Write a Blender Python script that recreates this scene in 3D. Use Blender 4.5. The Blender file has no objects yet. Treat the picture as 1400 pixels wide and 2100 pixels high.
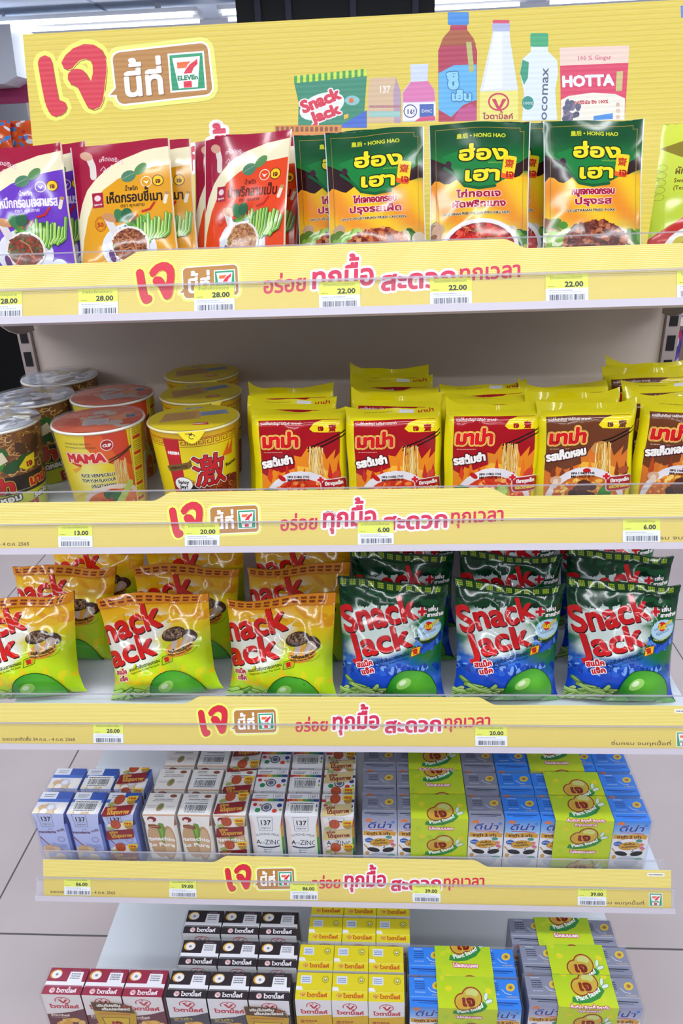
import bpy, math, random
from bisect import bisect_right
from mathutils import Matrix, Vector, noise
from mathutils.geometry import tessellate_polygon
C = bpy.context.scene.collection
SC = bpy.context.scene
PI = math.pi
FZ = 1.35                                   # floor to the reference level all shelf heights below are given from
# ---------------------------------------------------------------- camera
cam = bpy.data.cameras.new('camera'); cam_o = bpy.data.objects.new('camera', cam); C.objects.link(cam_o)
cam.sensor_fit = 'VERTICAL'; cam.sensor_height = 36; cam.lens = 1499.9 / 2100 * 36; cam.clip_start = .02
r_, u_, f_ = (0.998103, 0.050034, -0.035868), (0.011931, 0.414368, 0.910031), (-0.060395, 0.908733, -0.412985)
cam_o.matrix_world = Matrix(((r_[0], u_[0], -f_[0], .06118), (r_[1], u_[1], -f_[1], -.70931), (r_[2], u_[2], -f_[2], .00187 + FZ), (0, 0, 0, 1)))
SC.camera = cam_o
# ---------------------------------------------------------------- light
w = bpy.data.worlds.new('World'); SC.world = w; w.use_nodes = True
w.node_tree.nodes['Background'].inputs[0].default_value = (.86, .92, 1, 1)
w.node_tree.nodes['Background'].inputs[1].default_value = .42
SC.view_settings.view_transform = 'Standard'; SC.view_settings.look = 'None'
SC.view_settings.exposure = -1.1; SC.view_settings.gamma = 1; SC.view_settings.use_curve_mapping = False
CEIL = 2.7
FIXTURES = [(-3.1, 34), (-1.75, 40), (-.62, 36), (1.6, 30), (4.0, 52), (6.25, 36)]   # y of each ceiling strip light, watts
for fy, fw in FIXTURES:
    for fx in (-2.6, 0.0, 2.6):
        l = bpy.data.lights.new('ceiling_strip_light', 'AREA'); l.shape = 'RECTANGLE'; l.size = 2.4; l.size_y = .11
        l.energy = fw; l.color = (.93, .97, 1)
        o = bpy.data.objects.new('ceiling_strip_light', l); C.objects.link(o); o.location = (fx, fy, CEIL - .135)
# ---------------------------------------------------------------- materials
def H(h):
    h = h.lstrip('#'); v = [int(h[i:i + 2], 16) / 255 for i in (0, 2, 4)]
    return tuple(x / 12.92 if x <= .04045 else ((x + .055) / 1.055) ** 2.4 for x in v)
def mix(a, b, t):
    t = max(0, min(1, t)); return tuple(x + (y - x) * t for x, y in zip(a, b))
MATS = {}
def mat(name, rough=.4, col=None, bump=0, bscale=80, metal=0, spec=.5, coat=0, bstretch=(1, 1, 1), detail=3, emit=None, estr=0, bdist=.002, ridge=False):
    if name in MATS: return MATS[name]
    m = bpy.data.materials.new(name); m.use_nodes = True; nt = m.node_tree; b = nt.nodes['Principled BSDF']; MATS[name] = m
    b.inputs['Roughness'].default_value = rough; b.inputs['Metallic'].default_value = metal
    b.inputs['Specular IOR Level'].default_value = spec; b.inputs['Coat Weight'].default_value = coat; b.inputs['Coat Roughness'].default_value = .12
    if col is None:
        a = nt.nodes.new('ShaderNodeAttribute'); a.attribute_name = 'Col'; nt.links.new(a.outputs['Color'], b.inputs['Base Color'])
    else: b.inputs['Base Color'].default_value = (*H(col), 1)
    if emit: b.inputs['Emission Color'].default_value = (*H(emit), 1); b.inputs['Emission Strength'].default_value = estr
    if bump:
        tc = nt.nodes.new('ShaderNodeTexCoord'); mp = nt.nodes.new('ShaderNodeMapping'); mp.inputs['Scale'].default_value = bstretch
        n = nt.nodes.new('ShaderNodeTexNoise'); n.inputs['Scale'].default_value = bscale; n.inputs['Detail'].default_value = detail
        if ridge: n.noise_type = 'RIDGED_MULTIFRACTAL'; n.normalize = False; n.inputs['Distortion'].default_value = .6
        bp = nt.nodes.new('ShaderNodeBump'); bp.inputs['Strength'].default_value = bump; bp.inputs['Distance'].default_value = bdist
        nt.links.new(tc.outputs['Object'], mp.inputs[0]); nt.links.new(mp.outputs[0], n.inputs[0]); nt.links.new(n.outputs['Fac'], bp.inputs['Height'])
        nt.links.new(bp.outputs[0], b.inputs['Normal'])
    return m
def clear(name, alpha=.1, rough=.08, bump=0, bscale=60, tint='#ffffff'):
    if name in MATS: return MATS[name]
    m = bpy.data.materials.new(name); m.use_nodes = True; nt = m.node_tree; MATS[name] = m
    for n in list(nt.nodes): nt.nodes.remove(n)
    out = nt.nodes.new('ShaderNodeOutputMaterial'); mx = nt.nodes.new('ShaderNodeMixShader'); t = nt.nodes.new('ShaderNodeBsdfTransparent'); t.inputs[0].default_value = (*H(tint), 1)
    g = nt.nodes.new('ShaderNodeBsdfPrincipled'); g.inputs['Base Color'].default_value = (.85, .85, .9, 1); g.inputs['Roughness'].default_value = rough; g.inputs['Specular IOR Level'].default_value = .8
    lw = nt.nodes.new('ShaderNodeLayerWeight'); lw.inputs[0].default_value = .25
    mr = nt.nodes.new('ShaderNodeMapRange'); mr.inputs['To Min'].default_value = alpha; mr.inputs['To Max'].default_value = min(1, alpha + .22)
    nt.links.new(lw.outputs['Fresnel'], mr.inputs['Value']); nt.links.new(mr.outputs[0], mx.inputs[0]); nt.links.new(t.outputs[0], mx.inputs[1]); nt.links.new(g.outputs[0], mx.inputs[2]); nt.links.new(mx.outputs[0], out.inputs[0])
    if bump:
        tc = nt.nodes.new('ShaderNodeTexCoord'); n = nt.nodes.new('ShaderNodeTexNoise'); n.inputs['Scale'].default_value = bscale; n.inputs['Detail'].default_value = 4
        bp = nt.nodes.new('ShaderNodeBump'); bp.inputs['Strength'].default_value = bump; bp.inputs['Distance'].default_value = .003
        nt.links.new(tc.outputs['Object'], n.inputs[0]); nt.links.new(n.outputs['Fac'], bp.inputs['Height'])
        nt.links.new(bp.outputs[0], lw.inputs['Normal']); nt.links.new(bp.outputs[0], g.inputs['Normal'])
    return m
FILM = mat('printed_film', .1, bump=1.0, bscale=26, detail=1.2, spec=.55, ridge=True, bdist=.0024)
FOIL = mat('printed_pouch', .1, bump=.9, bscale=20, detail=1.2, spec=.5, ridge=True, bdist=.0018)
CARTON = mat('printed_carton', .35, spec=.4)
CARD = mat('printed_card', .5)
PAPER = mat('printed_paper', .6)
CUPM = mat('printed_cup', .35)
METAL = mat('painted_metal', .35, '#e8d8ce', bump=.03, bscale=900)
WHITEM = mat('white_enamel', .22, '#dfe6ee')
DARKM = mat('dark_plastic', .6, '#08080c', spec=.2)
CLEAR = clear('clear_plastic', .03, .06)
WRAP = clear('shrink_film', .012, .07, .8, 40)
# ---------------------------------------------------------------- scene objects
def thing(name, label, cat, loc=(0, 0, 0), rot=(0, 0, 0), group=None, mesh=None):
    o = bpy.data.objects.new(name, mesh); C.objects.link(o); o.location = (loc[0], loc[1], loc[2] + FZ); o.rotation_euler = rot
    o['label'] = label; o['category'] = cat
    if group: o['group'] = group
    return o
def part(name, mesh, parent, label=None, loc=(0, 0, 0)):
    o = bpy.data.objects.new(name, mesh); C.objects.link(o); o.parent = parent; o.location = loc
    if label: o['label'] = label
    return o
def dup(src, label, loc, rot=(0, 0, 0), group=None):
    def cp(o, par):
        c = o.copy(); C.objects.link(c); c.parent = par
        for ch in o.children: cp(ch, c)
        return c
    r = cp(src, None); r.location = (loc[0], loc[1], loc[2] + FZ); r.rotation_euler = rot; r['label'] = label
    if group: r['group'] = group
    return r
def rest(o, base):                                                     # let a leaned thing stand on its lowest point
    import numpy as np
    M = Matrix.LocRotScale(o.location, o.rotation_euler, None); lo = 9
    for c in (list(o.children) or [o]):
        n = len(c.data.vertices); a = np.empty(n * 3, 'f'); c.data.vertices.foreach_get('co', a); a = a.reshape(-1, 3); lo = min(lo, float((a @ np.array(M.to_3x3()).T)[:, 2].min()))
    o.location.z = base + FZ + .0004 - lo
def structure(name, mesh, loc=(0, 0, 0)):
    o = bpy.data.objects.new(name, mesh); C.objects.link(o); o.location = loc; o['kind'] = 'structure'; return o
# ---------------------------------------------------------------- mesh builder
class MB:
    def __init__(s): s.v = []; s.n = []; s.c = []; s.f = []; s.m = []; s.mats = []; s.mi = 0; s.smooth = False
    def use(s, m):
        if m not in s.mats: s.mats.append(m)
        s.mi = s.mats.index(m); return s
    def vert(s, p, col, n=None):
        s.v.append(tuple(p)); s.c.append(col); s.n.append(tuple(n) if n else None); return len(s.v) - 1
    def face(s, idx): s.f.append(idx); s.m.append(s.mi)
    def quad(s, pts, col):
        s.face([s.vert(p, col) for p in pts])
    def box(s, x0, x1, y0, y1, z0, z1, col=(1, 1, 1), M=None):
        P = [(x, y, z) for x in (x0, x1) for y in (y0, y1) for z in (z0, z1)]
        if M: P = [tuple(M @ Vector(p)) for p in P]
        for q in ((0, 1, 3, 2), (4, 6, 7, 5), (0, 4, 5, 1), (2, 3, 7, 6), (0, 2, 6, 4), (1, 5, 7, 3)): s.quad([P[i] for i in q], col)
    def prism(s, pts, y0, y1, col=(1, 1, 1), M=None):                 # outline in x,z pushed along y
        M = M or Matrix(); n = len(pts)
        a = [tuple(M @ Vector((x, y0, z))) for x, z in pts]; b = [tuple(M @ Vector((x, y1, z))) for x, z in pts]
        s.quad(a, col); s.quad(b[::-1], col)
        for i in range(n): j = (i + 1) % n; s.quad([a[j], a[i], b[i], b[j]], col)
    def lathe(s, prof, seg=40, col=(1, 1, 1), cx=0, cy=0):
        ring = []
        for r, z in prof: ring.append([s.vert((cx + r * math.sin(2 * PI * k / seg), cy - r * math.cos(2 * PI * k / seg), z), col) for k in range(seg)])
        for i in range(len(prof) - 1):
            for k in range(seg): l = (k + 1) % seg; s.face([ring[i][k], ring[i][l], ring[i + 1][l], ring[i + 1][k]])
    def build(s, name):
        me = bpy.data.meshes.new(name); me.from_pydata(s.v, [], s.f)
        for m in s.mats: me.materials.append(m)
        me.polygons.foreach_set('material_index', s.m)
        at = me.attributes.new('Col', 'FLOAT_COLOR', 'POINT'); fl = []
        for c in s.c: fl += [c[0], c[1], c[2], 1]
        at.data.foreach_set('color', fl)
        if any(n is not None for n in s.n) or s.smooth:
            me.polygons.foreach_set('use_smooth', [True] * len(s.f)); me.update()
            vn = None
            if any(n is not None for n in s.n):
                vn = [tuple(v.normal) for v in me.vertices]
                me.normals_split_custom_set_from_vertices([n if n is not None else q for n, q in zip(s.n, vn)])
        me.update(); return me
# ---------------------------------------------------------------- lettering
_tc = bpy.data.curves.new('letters', 'FONT'); _to = bpy.data.objects.new('letters', _tc); C.objects.link(_to)
UP = set('ัิีึื็ํ'); TONE = set('่้๊๋์'); LOW = set('ุู')
_raw = {}
def _splines(s):
    _tc.body = s; bpy.context.view_layer.update(); dg = bpy.context.evaluated_depsgraph_get(); e = _to.evaluated_get(dg); c = e.to_curve(dg)
    out = [[(tuple(p.handle_left[:2]), tuple(p.co[:2]), tuple(p.handle_right[:2])) for p in sp.bezier_points] for sp in c.splines if sp.type == 'BEZIER']
    e.to_curve_clear(); return out
_bar = min(p[1][0] for p in _splines('|')[-1])
def raw(ch):
    if ch not in _raw:
        sp = _splines(ch + '|'); _raw[ch] = (sp[:-1], min(p[1][0] for p in sp[-1]) - _bar)
    return _raw[ch]
def area(l): return sum(a[0] * b[1] - b[0] * a[1] for a, b in zip(l, l[1:] + l[:1])) / 2
def inside(p, l):
    x, y = p; r = False
    for a, b in zip(l, l[1:] + l[:1]):
        if (a[1] > y) != (b[1] > y) and x < (b[0] - a[0]) * (y - a[1]) / (b[1] - a[1]) + a[0]: r = not r
    return r
_gl = {}
def glyph(ch, n):
    if (ch, n) in _gl: return _gl[ch, n]
    sp, adv = raw(ch); loops = []
    for s in sp:
        L = []
        for a, b in zip(s, s[1:] + s[:1]):
            p0, p1, p2, p3 = a[1], a[2], b[0], b[1]; L.append(p0)
            cr = abs((p1[0] - p0[0]) * (p3[1] - p0[1]) - (p1[1] - p0[1]) * (p3[0] - p0[0])) + abs((p2[0] - p0[0]) * (p3[1] - p0[1]) - (p2[1] - p0[1]) * (p3[0] - p0[0]))
            if cr > 1e-4:
                for k in range(1, n):
                    t = k / n; q = 1 - t; L.append(tuple(q ** 3 * p0[i] + 3 * q * q * t * p1[i] + 3 * q * t * t * p2[i] + t ** 3 * p3[i] for i in (0, 1)))
        if len(L) > 2: loops.append(L)
    tris = []
    if loops:
        big = max(loops, key=lambda l: abs(area(l))); sg = area(big) > 0
        for o in [l for l in loops if (area(l) > 0) == sg]:
            hs = [l for l in loops if (area(l) > 0) != sg and inside(l[0], o)]
            flat = [p for l in [o] + hs for p in l]
            tris += [[flat[i] for i in t] for t in tessellate_polygon([[Vector((*p, 0)) for p in l] for l in [o] + hs])]
    _gl[ch, n] = (loops, tris, adv); return _gl[ch, n]
def layout(s, n):
    x = 0; out = []; up = False
    for ch in s:
        if ch == ' ': x += .28; continue
        lo, tr, adv = glyph(ch, n); dy = 0; dx = 0
        if ch in TONE and up: dy = .25
        elif ch == '์' and not up: dy = 0
        if ch == 'ำ': pass
        f = lambda p: (p[0] + x + dx, p[1] + dy)
        out.append(([[f(p) for p in l] for l in lo], [[f(p) for p in t] for t in tr]))
        if ch in UP: up = True
        elif ch not in TONE and ch not in LOW: up = False
        x += adv
    return out, x
# ---------------------------------------------------------------- flat artwork: ordered layers of small polygons, in millimetres
class Art:
    def __init__(s, w, h, bg=None, xf=None): s.w = w; s.h = h; s.bg = bg; s.L = []; s.B = []; s.xf = xf; s.J = 0
    def add(s, polys, col, lvl=None):
        if isinstance(col, str): col = H(col)
        if s.xf: polys = [[s.xf(*p) for p in q] for q in polys]
        polys = [q for q in polys if q]
        if not polys: return
        xs = [p[0] for q in polys for p in q]; ys = [p[1] for q in polys for p in q]; bb = (min(xs), min(ys), max(xs), max(ys))
        lv = 0 if lvl is None else lvl
        if lvl is None:
            for b, l in s.B:
                if l >= lv and b[0] < bb[2] and b[2] > bb[0] and b[1] < bb[3] and b[3] > bb[1]: lv = l + 1
        s.B.append((bb, lv)); s.L.append((polys, col, lv)); return lv
    def poly(s, pts, col):
        if len(pts) <= 3: return s.add([pts], col)
        s.add([[pts[i] for i in t] for t in tessellate_polygon([[Vector((*p, 0)) for p in pts]])], col)
    def rect(s, x0, y0, x1, y1, col): s.add([[(x0, y0), (x1, y0), (x1, y1), (x0, y1)]], col)
    def rrect(s, x0, y0, x1, y1, r, col, rot=0):
        pts = []; cx, cy = (x0 + x1) / 2, (y0 + y1) / 2; c, q = math.cos(math.radians(rot)), math.sin(math.radians(rot))
        for ax, ay, a0 in ((x1 - r, y0 + r, -90), (x1 - r, y1 - r, 0), (x0 + r, y1 - r, 90), (x0 + r, y0 + r, 180)):
            for k in range(5): a = math.radians(a0 + k * 22.5); pts.append((ax + r * math.cos(a), ay + r * math.sin(a)))
        s.poly([(cx + (x - cx) * c - (y - cy) * q, cy + (x - cx) * q + (y - cy) * c) for x, y in pts], col)
    def ell(s, cx, cy, rx, ry, col, n=24, rot=0):
        c, q = math.cos(math.radians(rot)), math.sin(math.radians(rot)); P = []
        for k in range(n): a = 2 * PI * k / n; x, y = rx * math.cos(a), ry * math.sin(a); P.append((cx + x * c - y * q, cy + x * q + y * c))
        s.add([[(cx, cy), P[k], P[(k + 1) % n]] for k in range(n)], col)
    def ring(s, cx, cy, rx, ry, w, col, n=32, a0=0, a1=360):
        s.line([(cx + rx * math.cos(math.radians(a0 + (a1 - a0) * k / n)), cy + ry * math.sin(math.radians(a0 + (a1 - a0) * k / n))) for k in range(n + 1)], w, col)
    def line(s, pts, w, col, caps=True):
        s.add(stroke(pts, w, False, caps), col)
    def pile(s, cx, cy, rx, ry, cols, n, s0, s1, seed=0, base=None, elong=2):
        rn = random.Random(seed)
        if base: s.ell(cx, cy, rx, ry, base)
        lv = s.add([[(cx - rx, cy - ry), (cx - rx + .01, cy - ry), (cx + rx, cy + ry)]], H('#000000') if False else cols[0]); s.L.pop()
        for k in range(n):
            a = rn.random() * 2 * PI; r = math.sqrt(rn.random()); x, y = cx + rx * r * math.cos(a), cy + ry * r * math.sin(a); sz = rn.uniform(s0, s1); c = rn.choice(cols)
            ex, ey, ro = sz * rn.uniform(1, elong), sz, rn.random() * PI; q, t = math.cos(ro), math.sin(ro)
            s.add([[(x + ex * math.cos(m * PI / 4) * q - ey * math.sin(m * PI / 4) * t, y + ex * math.cos(m * PI / 4) * t + ey * math.sin(m * PI / 4) * q) for m in range(8)]], c, lv)
    def warp(s, k, h=None):                                          # squeeze everything towards the top edge, then trim the foot
        b0, H0 = s.bg, s.h; h = h or H0
        F = lambda y: h - (H0 - y) * k
        s.L = [([[(p[0], F(p[1])) for p in q] for q in polys], (lambda x, y, c=c: c(x, H0 - (h - y) / k)) if callable(c) else c, l) for polys, c, l in s.L]
        if callable(b0): s.bg = lambda x, y: b0(x, H0 - (h - y) / k)
        s.h = h; return s
    def text(s, t, x, y, size, col, width=None, bold=0, rot=0, shear=0, align='l', out=(), n=2, shadow=None, arc=0):
        gl, adv = layout(t, n); sx = size
        if width: sx = width / max(adv, .01)
        c, q = math.cos(math.radians(rot)), math.sin(math.radians(rot)); W = adv * sx; ox = {'l': 0, 'c': -W / 2, 'r': -W}[align]
        def f(p, d=(0, 0)):
            px = ox + p[0] * sx + shear * p[1] * size; py = p[1] * size
            if arc: py += arc * (1 - ((px - ox) / W * 2 - 1) ** 2)
            return (x + px * c - py * q + d[0], y + px * q + py * c + d[1])
        loops = [[f(p) for p in l] for g in gl for l in g[0]]; tris = [[f(p) for p in tr] for g in gl for tr in g[1]]
        for wd, oc in out: s.add([q2 for l in loops for q2 in stroke(l, wd, True)] + tris, oc)
        if shadow:
            dx, dy, sc = shadow; s.add([[(p[0] + dx, p[1] + dy) for p in q2] for q2 in tris + [k for l in loops for k in (stroke(l, bold, True) if bold else [])]], sc)
        if bold: tris = tris + [q2 for l in loops for q2 in stroke(l, bold, True)]
        s.add(tris, col); return W
    def barcode(s, x, y, w, h, col='#1a1a28', seed=1):
        rn = random.Random(seed); q = []; p = x
        while p < x + w - .3:
            b = rn.choice((.3, .3, .6, .9)) * w / 30; q.append([(p, y), (p + b, y), (p + b, y + h), (p, y + h)]); p += b + rn.choice((.3, .4, .7)) * w / 30
        s.add(q, col)
    def scribble(s, x, y, w, col, h=.5, n=8, seed=0):                # rows of print too small to read
        rn = random.Random(seed); q = []; p = x
        while p < x + w: b = rn.uniform(.5, 2.2); q.append([(p, y), (min(p + b, x + w), y), (min(p + b, x + w), y + h), (p, y + h)]); p += b + rn.uniform(.3, .6)
        s.add(q, col)
def stroke(pts, w, closed, caps=True):
    r = w / 2; out = []; n = len(pts); m = 6 if w < 1 else 8
    for i in range(n if closed else n - 1):
        a, b = pts[i], pts[(i + 1) % n]; dx, dy = b[0] - a[0], b[1] - a[1]; l = math.hypot(dx, dy)
        if l < 1e-9: continue
        nx, ny = -dy / l * r, dx / l * r; out.append([(a[0] - nx, a[1] - ny), (b[0] - nx, b[1] - ny), (b[0] + nx, b[1] + ny), (a[0] + nx, a[1] + ny)])
    for i, p in enumerate(pts):
        if not caps and i in (0, n - 1): continue
        out.append([(p[0] + r * math.cos(2 * PI * k / m), p[1] + r * math.sin(2 * PI * k / m)) for k in range(m)])
    return out
# ---------------------------------------------------------------- surfaces the artwork is printed on
def lin(n): return [i / n for i in range(n + 1)]
class Surf:
    def __init__(s, P, us, vs, flat=False, diag=True):
        s.us = lin(us) if isinstance(us, int) else us; s.vs = lin(vs) if isinstance(vs, int) else vs; s.flat = flat; s.diag = diag
        s.P = [[Vector(P(u, v)) for v in s.vs] for u in s.us]; s.N = []
        nu, nv = len(s.us), len(s.vs)
        for i in range(nu):
            row = []
            for j in range(nv):
                a = s.P[min(i + 1, nu - 1)][j] - s.P[max(i - 1, 0)][j]; b = s.P[i][min(j + 1, nv - 1)] - s.P[i][max(j - 1, 0)]
                row.append(a.cross(b).normalized() if a.cross(b).length > 1e-12 else Vector((0, -1, 0)))
            s.N.append(row)
    def hard_v(s, j):                                                  # crease: keep the normals of a folded strip separate
        pass
def cut(polys, f, lines):
    out = []
    for p in polys:
        st = [p]
        vals = [f(q) for q in p]; lo, hi = min(vals), max(vals)
        for L in lines:
            if L <= lo + 1e-9 or L >= hi - 1e-9: continue
            nx = []
            for g in st:
                A = []; B = []; n = len(g)
                for i in range(n):
                    a, b = g[i], g[(i + 1) % n]; fa, fb = f(a) - L, f(b) - L
                    if fa <= 0: A.append(a)
                    if fa >= 0: B.append(a)
                    if fa * fb < 0:
                        t = fa / (fa - fb); q = (a[0] + (b[0] - a[0]) * t, a[1] + (b[1] - a[1]) * t); A.append(q); B.append(q)
                for h in (A, B):
                    if len(h) > 2: nx.append(h)
            st = nx
        out += st
    return out
EPS = .00004
def bake(mb, art, sf, base=True, lift=.00003, normals=True, nrm=None):
    us, vs = sf.us, sf.vs; W, Hh = art.w, art.h; idx = {}
    if base and art.bg:
        for i, u in enumerate(us):
            for j, v in enumerate(vs):
                c = art.bg(u * W, v * Hh) if callable(art.bg) else H(art.bg)
                idx[i, j] = mb.vert(sf.P[i][j], c, sf.N[i][j] if normals else None)
        for i in range(len(us) - 1):
            for j in range(len(vs) - 1):
                a, b, c, d = idx[i, j], idx[i + 1, j], idx[i + 1, j + 1], idx[i, j + 1]
                if sf.flat: mb.face([a, b, c, d])
                else: mb.face([a, b, c]); mb.face([a, c, d])
    jit = 0
    for polys, col, lev in art.L:
        for p in polys:
            jit += 1; off = lift + EPS * (lev + (jit % 41) / 46)
            q = [(x / W, y / Hh) for x, y in p]
            if area(q) < 0: q.reverse()
            xs = [z[0] for z in q]; ys = [z[1] for z in q]
            if max(xs) <= 0 or min(xs) >= 1 or max(ys) <= 0 or min(ys) >= 1: continue
            g = [q]
            if min(xs) < 0 or max(xs) > 1: g = [h for h in cut(g, lambda z: z[0], (0, 1)) if 0 < sum(z[0] for z in h) / len(h) < 1]
            if min(ys) < 0 or max(ys) > 1: g = [h for h in cut(g, lambda z: z[1], (0, 1)) if 0 < sum(z[1] for z in h) / len(h) < 1]
            if not sf.flat or len(us) > 2 or len(vs) > 2:
                if not sf.flat:
                    g = cut(g, lambda z: z[0], us[1:-1]); g = cut(g, lambda z: z[1], vs[1:-1])
            for h in g:
                cu = sum(z[0] for z in h) / len(h); cv = sum(z[1] for z in h) / len(h)
                i = min(max(bisect_right(us, cu) - 1, 0), len(us) - 2); j = min(max(bisect_right(vs, cv) - 1, 0), len(vs) - 2)
                u0, du, v0, dv = us[i], us[i + 1] - us[i], vs[j], vs[j + 1] - vs[j]
                hs = [h]
                if not sf.flat and sf.diag: hs = cut([h], lambda z: (z[0] - u0) / du - (z[1] - v0) / dv, (0,))
                Pa, Pb, Pc, Pd = sf.P[i][j], sf.P[i + 1][j], sf.P[i + 1][j + 1], sf.P[i][j + 1]
                Na, Nb, Nc, Nd = sf.N[i][j], sf.N[i + 1][j], sf.N[i + 1][j + 1], sf.N[i][j + 1]
                for e in hs:
                    S = [((z[0] - u0) / du, (z[1] - v0) / dv) for z in e]; low = sum(a - b for a, b in S) >= 0; f = []
                    for (a, b), z in zip(S, e):
                        if low: P = Pa + (Pb - Pa) * a + (Pc - Pb) * b; N = Na + (Nb - Na) * a + (Nc - Nb) * b
                        else: P = Pa + (Pd - Pa) * b + (Pc - Pd) * a; N = Na + (Nd - Na) * b + (Nc - Nd) * a
                        N = N.normalized(); cc = col(z[0] * W, z[1] * Hh) if callable(col) else col
                        f.append(mb.vert(P + N * off, cc, N if normals else None))
                    mb.face(f)
def flat(o, ux, vy, w, h):                                             # a flat rectangle: origin, unit directions, size in metres
    o, ux, vy = Vector(o), Vector(ux), Vector(vy)
    return Surf(lambda u, v: o + ux * (u * w) + vy * (v * h), 1, 1, flat=True)
# ================================================================ artwork
def glow(x, y, cx, cy, rx, ry, rot=0, p=2.0):
    c, q = math.cos(math.radians(rot)), math.sin(math.radians(rot)); dx, dy = x - cx, y - cy
    d = ((dx * c + dy * q) / rx) ** 2 + ((-dx * q + dy * c) / ry) ** 2
    return max(0, min(1, (1.25 - d) / .5))
JE_L = [(.10, .79), (.19, .25)]
JE_R = [(715, 730), (760, 650), (850, 570), (980, 520), (1090, 530), (1180, 590), (1225, 680), (1235, 780), (1225, 900), (1205, 1050), (1185, 1180), (1150, 1250), (1080, 1280), (1010, 1250), (960, 1150), (900, 1020), (870, 1000), (820, 980), (785, 920), (790, 860), (830, 820), (890, 805), (950, 815), (995, 860), (1050, 960), (1075, 860), (1075, 770), (1050, 710), (1000, 690), (930, 705), (880, 750), (840, 800), (790, 815), (740, 790)]
def big_je(a, x, y, s, col='#d8243f', halo='#f0f06a', rot=0):          # the two heavy red letters with a pale halo
    c, q = math.cos(math.radians(rot)), math.sin(math.radians(rot))
    f = lambda px, py: (lambda X, Y: (x + X * c - Y * q, y + X * q + Y * c))((px - 440) / 855 * s, (1370 - py) / 855 * s)
    R = [f(*p) for p in JE_R]; st = [f(525, 725), f(560, 960), f(600, 1180), f(640, 1270)]; ft = [f(640, 1270), f(690, 1245)]
    wd = 165 / 855 * s; hw = .13 * s
    for extra, cc in ((hw, halo),):
        a.add(stroke(R, extra, True) + stroke(st, wd + extra, False) + stroke(ft, wd + extra, False), cc)
    d = .012 * s
    a.add([[(p[0] + d, p[1] - d) for p in g] for g in stroke(R, d, True) + stroke(st, wd, False) + stroke(ft, wd, False)], '#a07020')
    a.add(stroke(st, wd, False) + stroke(ft, wd, False), col); a.poly(R, col)
def seven(a, x, y, s, rot=0, k=1.0):                                    # square shop emblem
    c, q = math.cos(math.radians(rot)), math.sin(math.radians(rot))
    f = lambda X, Y: (x + (X * c - Y * k * q) * s, y + (X * q + Y * k * c) * s)
    P = lambda l, col: a.poly([f(*p) for p in l], col)
    P([(0, 0), (1, 0), (1, 1.03), (0, 1.03)], '#f4f4f4'); P([(.05, .05), (.95, .05), (.95, .98), (.05, .98)], '#0f9a68')
    P([(.24, .09), (.76, .09), (.88, .9), (.12, .9)], '#f4f4f4')
    P([(.24, .62), (.24, .78), (.62, .78), (.53, .7), (.48, .62)], '#ef6a2c')
    P([(.40, .47), (.62, .47), (.68, .6), (.80, .7), (.80, .84), (.72, .78), (.58, .7), (.47, .58)], '#e01e3c'); P([(.38, .1), (.6, .1), (.6, .27), (.38, .27)], '#e01e3c')
    a.text('ELEVEn', *f(.5, .305), .17 * s, '#0f8a5c', width=.56 * s, bold=.02 * s, align='c', rot=rot, n=1)
def bubble(a, pts_center, w, h, rot=0, halo=True, logo=True):
    x, y = pts_center; c, q = math.cos(math.radians(rot)), math.sin(math.radians(rot)); f = lambda X, Y: (x + X * c - Y * q, y + X * q + Y * c)
    r = .14 * h; B = []
    for ax, ay, a0 in ((w / 2 - r, -h / 2 + r, -90), (w / 2 - r, h / 2 - r, 0), (-w / 2 + r, h / 2 - r, 90), (-w / 2 + r, -h / 2 + r, 180)):
        for k in range(5):
            t = math.radians(a0 + k * 22.5); B.append(f(ax + r * math.cos(t), ay + r * math.sin(t)))
        if a0 == 90: B += [f(-w / 2, -h * .18), f(-w / 2 - .13 * h, -h * .3), f(-w / 2, -h * .31)]
    if halo: a.add(stroke(B, .24 * h, True), '#f0ee78')
    a.add(stroke(B, .075 * h, True), '#f6f2f2'); a.poly(B, '#b9813c')
    return f
def slogan(a, S, f, rot, colm='#d42a52', k=1.0):
    for t, x, y, sz, wd, o in (('อร่อย', 0, 0, 21, 42, 0), ('ทุกมื้อ', 46, 2.2, 27, 60, 1), ('สะดวก', 112, -4, 24, 71, 1), ('ทุกเวลา', 185, 1.2, 20, 58, 0)):
        X, Y = f(x, y); a.text(t, X, Y, sz * S * k, colm, width=wd * S, bold=(1.7 if o else .9) * S, rot=rot, shear=.08, out=[(6.2 * S, '#f7f2f4')] if o else [], n=3)
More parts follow.
